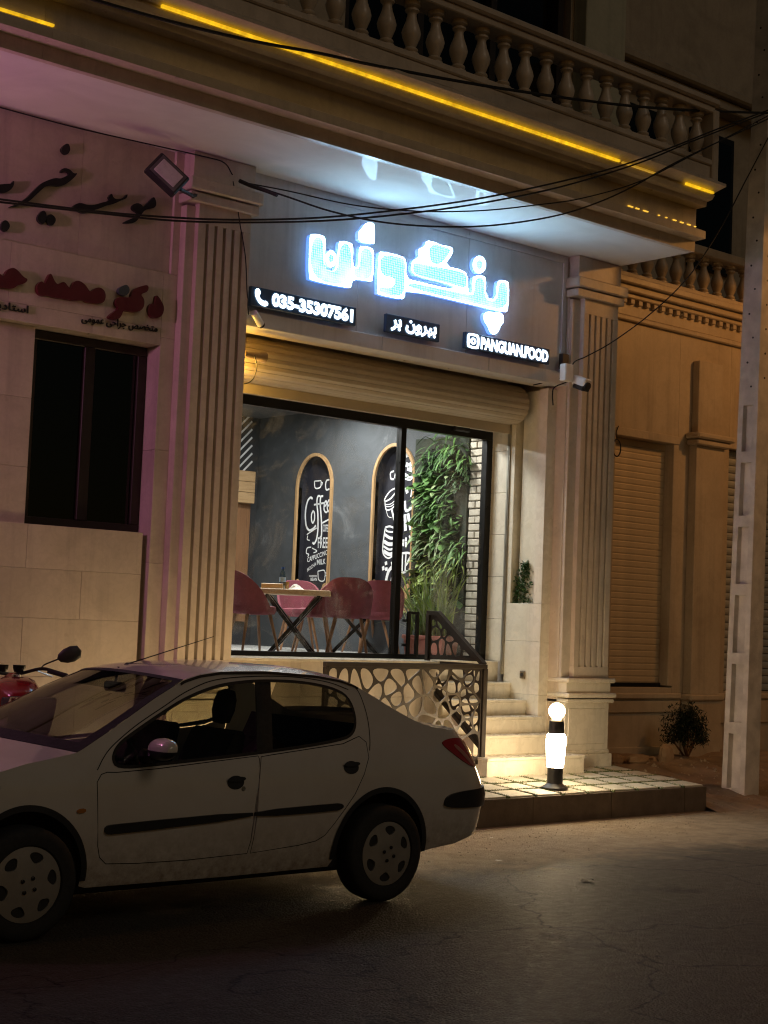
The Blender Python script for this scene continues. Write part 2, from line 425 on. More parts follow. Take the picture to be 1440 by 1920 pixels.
# grass in the joints
M_grass = simple('joint_grass', (.075, .10, .022), .7, 0, var=.4, sc=30)
g = MB()
def blade(x, y, z, h, w):
    a = random.uniform(0, 6.28); b = random.uniform(0, 6.28); dx, dy = math.cos(a) * w, math.sin(a) * w; lx, ly = math.cos(b) * h * .6, math.sin(b) * h * .6
    g.add([(x - dx, y - dy, z), (x + dx, y + dy, z), (x + lx, y + ly, z + h)], [(0, 1, 2)])
for i in range(11):
    x = PX1 - .005 - (i + 1) * PW
    for k in range(900):
        y = PY0 + .01 + random.random() * 4 * PD * .98; blade(x + random.gauss(0, .011), y, pz(y) - .02, random.uniform(.015, .036), .005)
for j in range(1, 5):
    y0 = PY0 + .004 + j * PD
    for k in range(3000):
        x = PX1 - random.random() * 11 * PW; y = y0 + random.gauss(0, .011); blade(x, y, pz(y) - .02, random.uniform(.015, .034), .005)
o = g.obj('grass', M_grass); tag(o, 'thin green grass growing in the joints of the pavers', 'grass', kind='stuff')
# dirt verge right of the pavement, rising to the neighbour's wall
def vz(x, y):
    t = min(1, max(0, (y - 9.3) / 2.3)); n = .02 * math.sin(3.1 * x + 1.3 * y) + .015 * math.sin(7.3 * x - 4.1 * y) + .01 * math.sin(15 * x + 11 * y)
    e = min(1, max(0, (x - 12.3) / .5))
    return -.03 + (.29 * (t * t * (3 - 2 * t)) + n * min(1, t * 4) + .045 * min(1, max(0, (y - 9.3) / .35)))
vs, fs = [], []; NX, NY = 110, 40
for j in range(NY + 1):
    for i in range(NX + 1):
        x = 12.5 + 10 * (i / NX) ** 1.4; y = 9.2 + 2.8 * j / NY; vs.append((x, y, vz(x, y) + random.uniform(-.006, .006)))
for j in range(NY):
    for i in range(NX): a = j * (NX + 1) + i; fs.append((a, a + 1, a + NX + 2, a + NX + 1))
o = MB().add(vs, fs).obj('dirt_verge', M_dirt, smooth=True, angle=80); tag(o, kind='structure')

# ------------------------------------------------------------------ the cafe building
bld = empty('corner_building', (8.5, 11, .3), 'cream stone building with fluted pilasters, deep cornice and balustrade over the cafe', 'building')
def bx(name, x0, x1, y0, y1, z0, z1, mat=M_stone, parent=bld, b=.004): return MB().bbox(x0, x1, y0, y1, z0, z1, b).obj(name, mat, parent)
SOF = 5.66
# core walls behind the facing slabs
MB().box(1.0, 6.0, 11.30, 11.5, 0, SOF).box(6.0, 7.575, 11.32, 11.5, 0, SOF).obj('wall', M_stone2, bld)
# left bay: facing slabs round the clinic window (plane Y 11.115)
BY = 11.115
WX0, WX1, WZ0, WZ1 = 5.70, 6.80, 2.40, 3.98
lw = empty('facing', (5, 11.1, .3)); attach(lw, bld); lw.matrix_parent_inverse = BASE[bld.name]
lw_parts = []
def panel(x0, x1, z0, z1, y=BY, th=.17, mat=M_stone):
    return MB().bbox(x0 + .0008, x1 - .0008, y, y + th, z0 + .0008, z1 - .0008, .002).obj('stone_panel', mat, lw)
# below the window, a slightly proud skirt of courses
zc = [.30, .72, 1.20, 1.66, 2.05, WZ0]
for k in range(len(zc) - 1):
    xx = [1.0, 2.6, 3.9, 5.05, 6.2, 6.755] if k % 2 else [1.0, 2.0, 3.3, 4.5, WX0, 6.755]
    for a, b in zip(xx[:-1], xx[1:]): panel(a, b, zc[k], zc[k+1], 11.055, .2)
# left of window
zz = [WZ0, 2.85, 3.4, WZ1]
for k in range(3):
    xx = [1.0, 2.4, 3.7, 4.9, WX0] if k % 2 else [1.0, 1.8, 3.0, 4.3, WX0]
    for a, b in zip(xx[:-1], xx[1:]): panel(a, b, zz[k], zz[k+1])
# lettering band and lintel above
for a, b in zip([1.0, 2.3, 3.7, 5.0, 6.15], [2.3, 3.7, 5.0, 6.15, 6.80]): panel(a, b, WZ1, 4.12, 11.012, .27)
for a, b in zip([1.0, 2.7, 4.1, 5.4], [2.7, 4.1, 5.4, 6.80]): panel(a, b, 4.12, 4.60, 11.012, .27)
for a, b in zip([1.0, 2.1, 3.6, 4.9, 6.0], [2.1, 3.6, 4.9, 6.0, 6.87]): panel(a, b, 4.60, SOF - .002, 11.045, .2)
# pier beside the pilaster
for a, b in zip([.30, 1.30, 2.15, 3.1, 4.05], [1.30, 2.15, 3.1, 4.05, 4.60]): panel(6.80, 6.96, a, b, 11.012, .28)
panel(6.87, 6.96, 4.60, SOF - .002, 11.01, .28)
# clinic window
win = empty('window', (6.2, 11.25, WZ0)); attach(win, bld); win.matrix_parent_inverse = BASE[bld.name]
fy = 11.20
MB().bbox(WX0 + .003, WX1 - .003, fy, fy + .06, WZ0 + .002, WZ0 + .07).bbox(WX0 + .003, WX1 - .003, fy, fy + .06, WZ1 - .08, WZ1 - .003).bbox(WX0 + .003, WX0 + .07, fy + .001, fy + .06, WZ0 + .07, WZ1 - .08).bbox(WX1 - .09, WX1 - .003, fy + .001, fy + .06, WZ0 + .07, WZ1 - .08).bbox(6.20, 6.30, fy - .005, fy + .06, WZ0 + .07, WZ1 - .08).obj('window_frame', M_brownmetal, win)
for a, b in ((WX0 + .07, 6.20), (6.30, WX1 - .09)): MB().box(a, b, fy + .025, fy + .031, WZ0 + .07, WZ1 - .08).obj('pane', M_winglass, win)
MB().box(WX0 - .2, WX1 - .001, fy + .07, fy + .085, WZ0 - .05, WZ1 + .05).obj('blind', simple('dark_blind', (.02, .02, .024), .8), win)

# pilasters
def pilaster(x0, x1, side_x, ground, deep, name='pilaster'):
    p = empty(name, (x0, 10.9, ground)); attach(p, bld); p.matrix_parent_inverse = BASE[bld.name]
    xb0, xb1 = side_x, x1 + .02
    fy0, by0 = 10.87, 10.925
    # backing block
    MB().bbox(xb0, xb1, by0, 11.5, 1.24, 5.20, .004).obj('backing', M_stone, p)
    # fluted shaft: grooves cut in plan
    n = 5; w = x1 - x0; m0 = w * .17; pitch = (w - 2 * m0) / (n - 1); gw = .034; gd = .055
    pr = [(x0, by0 + .02), (x0, fy0)]
    for k in range(n):
        c = x0 + m0 + k * pitch
        pr += [(c - gw / 2, fy0), (c - gw * .42, fy0 + gd * .8), (c, fy0 + gd), (c + gw * .42, fy0 + gd * .8), (c + gw / 2, fy0)]
    pr += [(x1, fy0), (x1, by0 + .02)]
    MB().slab([(a, b) for a, b in pr][::-1], [], lambda a, b, t: (a, b, 1.36 + t), 5.06 - 1.36).obj('shaft', M_stone, p)
    MB().bbox(x0, x1, fy0 - .001, by0 + .02, 5.06, 5.22, .003).obj('shaft_head', M_stone, p)
    MB().bbox(x0 - .004, x1 + .004, fy0 - .004, by0 + .02, 1.245, 1.36, .003).obj('shaft_foot', M_stone, p)
    # capital
    MB().bbox(xb0 - .03, xb1 + .03, fy0 - .045, 11.4, 5.22, 5.30, .006).bbox(xb0 - .05, xb1 + .06, fy0 - .075, 11.4, 5.312, 5.42, .012).bbox(xb0 + .01, xb1, fy0 - .01, 11.4, 5.42, SOF - .003, .004).obj('capital', M_stone, p)
    # base mouldings and plinth
    MB().bbox(xb0 - .02, xb1 + .05, fy0 - .06, 11.4, 1.195, 1.243, .012).bbox(xb0 + .005, xb1 + .01, fy0 - .02, 11.4, 1.09, 1.195, .004).bbox(xb0 - .02, xb1 + .06, fy0 - .07, 11.4, 1.04, 1.09, .012).bbox(xb0 - .01, xb1 + .04, fy0 - .05, 11.4, .985, 1.028, .01).obj('base_moulding', M_marble, p)
    MB().bbox(xb0 + .005, xb1, fy0 - .012, 11.4, .50, .985, .004).bbox(xb0 + .05, xb1 - .06, fy0 - .02, fy0, .56, .93, .006).obj('plinth', M_marble, p)
    MB().bbox(xb0 - .01, xb1 + .03, fy0 - .05, 11.4, ground, .46, .006).bbox(xb0, xb1 + .015, fy0 - .03, 11.4, .46, .50, .012).obj('plinth_foot', M_marble, p)
    return p
pilaster(7.03, 7.57, 6.94, .2, .3)
pilaster(11.87, 12.40, 11.745, .28, .3)
# right pilaster flank and door jamb (faces the stairs)
bx('jamb', 11.66, 11.80, 11.12, 11.5, .30, 4.25, M_marble, bld)
bx('flank', 11.735, 12.40, 10.965, 11.15, .30, 5.22, M_stone2, bld)
# jamb reveal along the stairs with a planter niche; slabs in courses
JX = 11.60
for a, b in zip([.30, 1.05, 1.60], [1.05, 1.60, 1.995]): bx('jamb_slab', JX, JX + .15, 11.10, 11.62, a + .001, b - .001, M_marble, bld, .002)
bx('jamb_slab', JX, JX + .15, 11.10, 11.215, 1.996, 4.25, M_marble, bld, .002)
bx('jamb_slab', JX, JX + .15, 11.555, 11.62, 1.996, 4.25, M_marble, bld, .002)
MB().box(JX + .13, JX + .16, 11.215, 11.555, 1.99, 4.25).obj('niche_back', stone('niche_stone', (.50, .43, .31), (.40, .34, .24), .5), bld)
for k in range(6): bx('jamb_slab', JX - .001, JX + .15, 11.655, 11.90, 1.376 + k * .45, 1.376 + (k + 1) * .45 - .003, M_marble, bld, .002)
MB().bbox(JX - .015, JX + .03, 11.618, 11.662, 1.24, 4.0, .004).bbox(JX - .02, JX - .012, 11.632, 11.648, 1.24, 4.0, .002).obj('shutter_rail', simple('aluminium', (.35, .33, .28), .4, .8), bld)
# wall beyond the pilaster, up to the building's end
MB().box(11.8, 12.0, 11.4, 11.97, .2, SOF).box(12.0, 12.42, 11.4, 16.5, .2, SOF).obj('wall', M_stone2, bld)

# fascia beam with the signs
FY = 11.0
for a, b in zip([7.56, 8.9, 10.3], [8.9, 10.3, 11.745]): bx('fascia_slab', a, b - .002, FY, FY + .12, 4.42, SOF - .002, M_fascia, bld, .003)
for a, b in zip([7.57, 9.2, 10.6], [9.2, 10.6, 11.745]): bx('fascia_ledge', a, b - .002, FY - .03, FY + .16, 4.28, 4.418, M_fascia, bld, .006)
bx('fascia_soffit', 7.57, 11.70, FY + .16, FY + .30, 4.285, 4.40, M_stone, bld)
MB().box(7.57, 11.75, 11.30, 11.95, 4.40, 4.46).box(7.57, 11.75, 11.90, 12.05, 3.84, SOF).obj('lintel', M_stone2, bld)
MB().box(8.3, 11.72, FY - .012, FY - .002, 5.57, 5.60).box(11.655, 11.70, FY - .02, FY - .002, 4.44, 5.57).obj('fascia_moulding', M_fascia, bld)

# deep soffit, cornice
MB().box(1.0, 12.42, 9.885, 11.5, SOF, SOF + .1).obj('soffit', M_soffit, bld)
prof = [(11.2, 5.70), (9.88, 5.658), (9.875, 5.767), (9.742, 5.772), (9.742, 5.849), (9.80, 5.878), (9.872, 5.905), (9.87, 6.104), (9.745, 6.106), (9.735, 6.154), (9.67, 6.165), (9.64, 6.20), (9.66, 6.225), (9.52, 6.262), (9.498, 6.268), (9.498, 6.295), (9.56, 6.32), (9.62, 6.36), (9.75, 6.42), (11.2, 6.45)]
m = MB(); n = len(prof)
for xa, xb in zip([1.0, 3.2, 5.0, 6.9, 8.75, 10.6], [3.2, 5.0, 6.9, 8.75, 10.6, 12.42]):
    MB().slab(prof, [], lambda a, b, t, xa=xa: (xa + .001 + t, a, b), xb - xa - .002).obj('cornice_block', M_stone, bld)
# amber light strips lying in the cornice cove and on the ledge
def amber():
    t = NT('amber_led'); mp = t.n('Mapping'); t.l(t.co(), mp.inputs[0]); mp.inputs['Scale'].default_value = (1, 0, 0)
    a = t.noise(2.2, 3, .6, mp.outputs[0]); b = t.noise(14, 2, .5, mp.outputs[0])
    f = t.n('Math', operation='MULTIPLY'); t.l(t.ramp(a, [(.3, .55), (.7, 1.0)]), f.inputs[0]); t.l(t.ramp(b, [(.35, .6), (.65, 1.15)]), f.inputs[1])
    t.set(col=(.6, .4, .1), ecol=(1.0, .57, .014), es=f.outputs[0]); return t.m
M_amber = amber()
M_amber_dim = emit('amber_led_dim', (1.0, .52, .02), .30)
def strip(x0, x1, y, z, h=.018, mat=None, lab=None):
    o = MB().box(x0, x1, y - .012, y + .012, z, z + h).obj('light_strip', mat or M_amber); tag(o, lab, 'light strip', 'amber light strips along the cornice'); return o
strip(5.80, 10.92, 9.612, 6.202, .022, None, 'long amber light strip running under the cornice above the cafe sign')
strip(10.96, 11.45, 9.612, 6.202, .016, M_amber_dim, 'dim end of the amber strip just short of the cornice corner')
strip(11.92, 12.36, 9.612, 6.202, .022, None, 'short amber light strip at the right corner of the cornice')
strip(3.6, 5.06, 9.852, 5.908, .016, None, 'amber light strip on the ledge at the top left')
dots = MB()
for k in range(10):
    x = 11.35 + k * .115
    if k in (3,): continue
    dots.box(x, x + random.choice([.02, .05, .07]), 9.853, 9.866, 5.911, 5.92)
tag(dots.obj('light_strip', emit('amber_dot', (1, .55, .05), .8)), 'broken row of amber light points on the ledge at the cornice corner', 'light strip', 'amber light strips along the cornice')

# balustrade
def baluster_mesh(h, r=.075):
    pr = [(.9, 0), (.9, .07), (.55, .09), (.75, .12), (.75, .15), (.5, .18), (.68, .26), (.9, .36), (.98, .44), (.86, .53), (.58, .66), (.46, .76), (.5, .80), (.72, .83), (.72, .86), (.5, .89), (.85, .92), (.85, 1.0)]
    return MB().lathe([(a * r, b * h) for a, b in pr], 10).mesh('baluster', True, 50)
bal = empty('balustrade', (9, 9.97, 6.4)); attach(bal, bld); bal.matrix_parent_inverse = BASE[bld.name]
bme = baluster_mesh(.50, .088); bme.materials.append(M_stone)
MB().bbox(1.0, 12.62, 9.86, 10.08, 6.40, 6.60, .01).bbox(1.0, 12.64, 9.84, 10.10, 6.60, 6.665, .012).obj('bottom_rail', M_stone, bal)
MB().bbox(1.0, 12.66, 9.84, 10.10, 7.162, 7.23, .01).bbox(1.0, 12.7, 9.80, 10.14, 7.23, 7.31, .02).obj('top_rail', M_stone, bal)
k = 0; x = 12.51
while x > 5.6:
    o = mkobj('baluster', bme, None, None, (x, 9.97, 6.664)); attach(o, bal); x -= .283
MB().bbox(12.62, 12.72, 9.83, 10.11, 6.45, 7.2, .01).obj('end_pier', M_stone, bal)
# upper storey set back behind the balcony
M_upper = stone('upper_stone', (.40, .36, .29), (.30, .27, .21), .55, rand=False)
M_upgreen = stone('upper_pilaster_stone', (.44, .46, .37), (.36, .38, .30), .5, rand=False)
MB().box(1.0, 12.42, 9.9, 16.5, 6.40, 6.45).obj('balcony_floor', M_upper, bld)
MB().box(1.0, 9.2, 11.75, 12.0, 6.45, 11.5).box(12.45, 13.25, 11.75, 12.0, 5.9, 11.5).box(9.2, 12.45, 11.75, 12.0, 9.0, 11.5).obj('upper_wall', M_upper, bld)
MB().bbox(12.50, 13.17, 11.55, 11.75, 5.9, 11.4, .01).obj('upper_pilaster', M_upgreen, bld)
MB().box(9.2, 12.45, 11.9, 11.93, 6.45, 9.0).obj('upper_glazing', M_winglass, bld)
for x in (9.2, 10.2, 11.25, 12.3): MB().bbox(x, x + .09, 11.8, 11.9, 6.45, 9.0, .004).obj('glazing_bar', M_brownmetal, bld)

# ------------------------------------------------------------------ shop front, interior
FLZ = 1.375; DY = 11.93
# wall under the glazing and landing block
for a, b in zip([7.57, 8.7, 9.6], [8.7, 9.6, 10.46]):
    for c, d in zip([.30, .66, 1.02], [.66, 1.02, 1.36]): bx('front_slab', a, b - .002, 11.36, 11.5, c, d - .002, M_stone, bld, .003)
MB().bbox(7.57, 10.47, 11.30, 11.95, 1.345, 1.372, .004).obj('landing', M_marble, bld)
# stairs
stairs = empty('stairs', (11, 10.5, .3)); attach(stairs, bld); stairs.matrix_parent_inverse = BASE[bld.name]
SY = [10.52, 10.80, 11.02, 11.26, 11.50]; SZ = [.488, .675, .838, .993, 1.160]
prev = .26
for k in range(5):
    x0, x1 = (10.34, 11.70) if k == 0 else (10.42, 11.70 if k < 2 else JX - .002)
    MB().bbox(x0, x1, SY[k] + .012, 12.0, prev, SZ[k] - .03, .003).bbox(x0 - .005, x1, SY[k], 12.0, SZ[k] - .03, SZ[k], .005).obj('step', M_marble, stairs); prev = SZ[k]
MB().bbox(10.42, JX - .002, 11.70, 12.0, 1.16, 1.372, .004).obj('step', M_marble, stairs)
# glazed front
fr = empty('shop_front', (9.6, DY, FLZ)); attach(fr, bld); fr.matrix_parent_inverse = BASE[bld.name]
MB().bbox(7.3, JX - .001, DY - .03, DY + .05, 3.745, 3.838, .003).bbox(7.3, JX - .001, DY - .03, DY + .05, FLZ - .002, FLZ + .045, .003).bbox(JX - .085, JX - .001, DY - .032, DY + .052, FLZ + .045, 3.745, .003).obj('door_frame', M_dark, fr)
MB().bbox(10.285, 10.355, DY - .035, DY + .045, FLZ + .045, 3.745, .003).obj('mullion', M_dark, fr)
MB().bbox(11.0, 11.22, DY - .075, DY - .03, 3.79, 3.87, .01).obj('door_sensor', M_plastic, fr)
MB().box(7.4, 10.285, DY + .004, DY + .012, FLZ + .045, 3.745).obj('pane', M_glass, fr)
MB().box(10.355, JX - .085, DY + .004, DY + .012, FLZ + .045, 3.745).obj('pane', M_glass, fr)
hm = MB()
hx = 10.42
hm.bbox(hx, hx + .035, DY - .10, DY - .065, FLZ + .02, 1.86, .004).bbox(hx + .115, hx + .15, DY - .10, DY - .065, FLZ + .02, 1.86, .004).bbox(hx + .035, hx + .115, DY - .10, DY - .065, 1.83, 1.86, .003).bbox(hx + .035, hx + .115, DY - .10, DY - .065, FLZ + .02, FLZ + .05, .003).bbox(hx + .005, hx + .03, DY - .066, DY + .004, 1.5, 1.53, .002).bbox(hx + .005, hx + .03, DY - .066, DY + .004, 1.75, 1.78, .002)
hm.obj('door_handle', M_dark, fr)
# roller shutter, rolled up under the beam
sh = empty('roller_shutter', (9.6, 11.4, 3.95)); attach(sh, bld); sh.matrix_parent_inverse = BASE[bld.name]
M_shut = simple('shutter_slat', (.50, .43, .32), .38, .1, var=.05, sc=3, grime=.3)
cz, cy, rr = 4.10, 11.56, .20
seg = 9
for k in range(seg):
    a0 = R(100 + k * 180 / seg); a1 = R(100 + (k + 1) * 180 / seg) - .02
    def pt(a, r): return (cy + math.cos(a) * r * 1.05, cz + math.sin(a) * r)
    am = (a0 + a1) / 2
    pr = [pt(a0, rr), pt(am, rr + .006), pt(a1, rr), pt(a1, rr - .02), pt(a0, rr - .02)]
    MB().slab(pr, [], lambda a, b, t: (7.56 + t, a, b), 4.02).obj('slat', M_shut, sh)
MB().lathe([(rr - .022, 0), (rr - .022, .02)], 24, (11.57, cy, cz), 'X').obj('end_plate', M_brownmetal, sh)
MB().bbox(7.56, 11.585, 11.63, 11.66, 3.80, 3.935, .003).bbox(7.56, 11.585, 11.60, 11.69, 3.90, 3.93, .004).obj('bottom_bar', M_shut, sh)
MB().bbox(7.56, JX - .002, 11.70, 11.90, 3.842, 4.40, .004).obj('head_slab', M_stone, bld)

# room shell
RX = 11.75; BYW = 16.45; CEIL = 4.35
M_chalk = None
def chalk():
    t = NT('chalkboard_wall'); n = t.noise(1.1, 8, .7, dist=2.0); n2 = t.noise(5, 8, .7, dist=1)
    c = t.ramp(n, [(.35, (.050, .055, .060)), (.60, (.075, .082, .090)), (.76, (.17, .18, .19))])
    c = t.mix(t.ramp(n2, [(.62, 0.0), (.75, .35)]), c, (.16, .165, .17))
    t.set(col=c, rough=.7); return t.m
M_chalk = chalk()
M_blackw = simple('black_board', (.014, .014, .022), .6)
M_floor = simple('white_floor_tile', (.62, .61, .58), .25, 0, var=.05)
M_ceil = simple('dark_ceiling', (.10, .10, .10), .8)
o = MB().box(5.5, RX + .05, 11.98, BYW + .1, FLZ - .1, FLZ).obj('cafe_floor', M_floor); tag(o, kind='structure')
room = empty('cafe_room', (10, 14, FLZ)); attach(room, bld); room.matrix_parent_inverse = BASE[bld.name]
def arch(y0, y1, zt, zb):
    w = (y1 - y0) / 2; c = (y0 + y1) / 2; zs = zt - w * 1.15
    return [(y0, zb), (y1, zb)] + [(c + w * math.cos(R(a)), zs + w * 1.15 * math.sin(R(a))) for a in range(0, 181, 9)]
A2 = arch(13.33, 14.03, 3.81, 1.90); A1 = arch(14.87, 15.54, 3.78, 1.90)
MB().slab([(11.99, FLZ), (BYW + .05, FLZ), (BYW + .05, CEIL), (11.99, CEIL)], [A2, A1], lambda a, b, t: (RX + t, a, b), .05).obj('side_wall', M_chalk, room)
ND = .115
def niche(A, name):
    m = MB(); n = len(A)
    m.add([(RX + .002, a, b) for a, b in A] + [(RX + ND, a, b) for a, b in A], [(i, (i+1) % n, n + (i+1) % n, n + i) for i in range(n)])
    o = m.obj('niche_lining', M_blackw, room)
    v2, tr = cdt(A); MB().add([(RX + ND - .002, a, b) for a, b in v2], tr).obj('niche_board', M_blackw, room)
    cy_, cz_ = sum(p[0] for p in A) / n, sum(p[1] for p in A) / n
    ao = arch(min(p[0] for p in A) - .035, max(p[0] for p in A) + .035, max(p[1] for p in A) + .04, 1.86)
    MB().slab(ao, [A], lambda a, b, t: (RX - .03 + t, a, b), .035).obj('niche_trim', M_wood, room)
    # rough-topped wooden board in the foot of the niche
    y0, y1 = min(p[0] for p in A) + .003, max(p[0] for p in A) - .003
    jag = [(y0, 1.90), (y1, 1.90), (y1, 2.24), (y1 - .10, 2.17), (y1 - .22, 2.10), (y1 - .33, 2.02), (y0 + .2, 2.02), (y0 + .12, 2.18), (y0, 2.22)]
    MB().slab(jag, [], lambda a, b, t: (RX + .02 + t, a, b), .03).obj('niche_plank', M_wood, room)
niche(A2, 'a'); niche(A1, 'b')
M_backw = simple('charcoal_wall', (.028, .029, .032), .6)
MB().box(5.5, RX + .2, BYW, BYW + .1, FLZ, CEIL).obj('back_wall', M_backw, room)
MB().box(5.4, 5.5, 11.98, BYW, FLZ, CEIL).obj('far_side_wall', M_backw, room)
MB().box(5.4, RX + .2, 11.98, BYW + .1, CEIL, CEIL + .1).obj('ceiling', M_ceil, room)
# wooden cabinet, white slanted strokes and brown post on the back wall
P = [onY(x, y, BYW - .16) for x, y in ((440, 880), (479, 882), (479, 945), (440, 943))]
for k in range(3):
    z0, z1 = P[2][2], P[0][2]; h = (z1 - z0) / 3
    MB().bbox(P[0][0] - .3, P[1][0], BYW - .17, BYW - .02, z0 + k * h + .002, z0 + (k + 1) * h - .002, .003).obj('cabinet_plank', M_woodx, room)
q = onY(455, 1000, BYW - .04)[0]
MB().bbox(q - .12, q + .1, BYW - .05, BYW - .003, FLZ + .3, P[2][2], .004).obj('wall_post', M_walnut, room)
M_chalkw = simple('white_chalk_paint', (.75, .76, .77), .7, var=.1)
st = MB()
for k in range(8):
    y0 = 768 + k * 15
    a = onY(450, y0 + 16, BYW - .006); b = onY(473, y0 - 8, BYW - .006)
    vs, fs = ribbon([(a[0] - .25, a[2] - .25), (b[0], b[2])], .025); st.add([(v[0], BYW - .006, v[1]) for v in vs], fs)
st.obj('slanted_strokes', M_chalkw, room)
# painted chalk lettering on the niche boards
def chalk_draw(strokes, tmesh, name):
    m = MB(); X = RX + ND - .006
    for pts, w in strokes:
        q = [onX(x, y, X) for x, y in (catmull(pts, 5) if len(pts) > 2 else pts)]
        vs, fs = ribbon([(p[1], p[2]) for p in q], w); m.add([(X, v[0], v[1]) for v in vs], fs)
    for (body, x0, y0, x1, y1, hpx) in tmesh:
        a, b = onX(x0, y0, X), onX(x1, y1, X); up_ = onX(x0, y0 - hpx, X)
        vs, fs, bb = text_mesh(body, 1, 0, .012)
        L = b - a; Uv = up_ - a
        m.add([tuple(a + L * ((v[0] - bb[0]) / (bb[1] - bb[0])) + Uv * ((v[1] - bb[2]) / (bb[3] - bb[2]))) for v in vs], fs)
    m.obj(name, M_chalkw, room)
def cpx(pts, s=260 / 1440., ox=540, oy=820): return [(ox + x * s, oy + y * s) for x, y in pts]
W1 = .022
chalk_draw([
    (cpx([(255, 640), (235, 625), (205, 660), (185, 740), (180, 830), (190, 920), (220, 965), (260, 950), (290, 915)]), W1 * 1.3),
    (cpx([(262, 760), (245, 800), (245, 860), (258, 890), (275, 850), (275, 790), (262, 760)]), W1),
    (cpx([(335, 610), (310, 615), (300, 680), (310, 800), (310, 960), (295, 1060), (270, 1105), (255, 1090)]), W1 * 1.2),
    (cpx([(365, 610), (340, 620), (335, 700), (345, 830), (350, 950), (345, 1030), (330, 1035)]), W1 * 1.2),
    (cpx([(270, 700), (330, 690), (380, 680)]), W1),
    (cpx([(380, 720), (400, 690), (395, 660), (378, 690), (375, 750), (395, 780), (415, 760)]), W1),
    (cpx([(410, 720), (432, 690), (428, 650), (412, 680), (408, 740), (425, 770), (436, 755)]), W1),
    (cpx([(195, 1010), (300, 940)]), W1 * .6), (cpx([(355, 890), (430, 850)]), W1),
    (cpx([(275, 455), (280, 520), (310, 530), (340, 510), (345, 455)]), W1 * .8), (cpx([(275, 455), (345, 450)]), W1 * .6), (cpx([(345, 470), (360, 470), (350, 500)]), W1 * .5),
    (cpx([(430, 440), (400, 450), (390, 500), (400, 545), (430, 535)]), W1),
    (cpx([(240, 1140), (200, 1150), (190, 1200), (215, 1215), (205, 1240)]), W1 * .7),
    (cpx([(205, 1020), (200, 1060), (225, 1070)]), W1 * .6), (cpx([(250, 1150), (300, 1180), (265, 1200)]), W1 * .6),
    (cpx([(310, 1390), (320, 1480), (375, 1485), (380, 1385), (310, 1390)]), W1 * .6), (cpx([(380, 1400), (405, 1420), (378, 1450)]), W1 * .6),
    (cpx([(220, 1440), (300, 1440)]), W1 * .5),
], [('COFFEE', *cpx([(365, 980)])[0], *cpx([(425, 985)])[0], 14), ('FREE', *cpx([(310, 1150)])[0], *cpx([(412, 1150)])[0], 20), ('CAPPUCCINO', *cpx([(200, 1300)])[0], *cpx([(412, 1215)])[0], 9), ('MILK', *cpx([(300, 1325)])[0], *cpx([(390, 1315)])[0], 10), ('MOCHA', *cpx([(200, 1400)])[0], *cpx([(290, 1330)])[0], 7), ('BEAN', *cpx([(235, 1490)])[0], *cpx([(300, 1490)])[0], 6)], 'chalk_lettering')
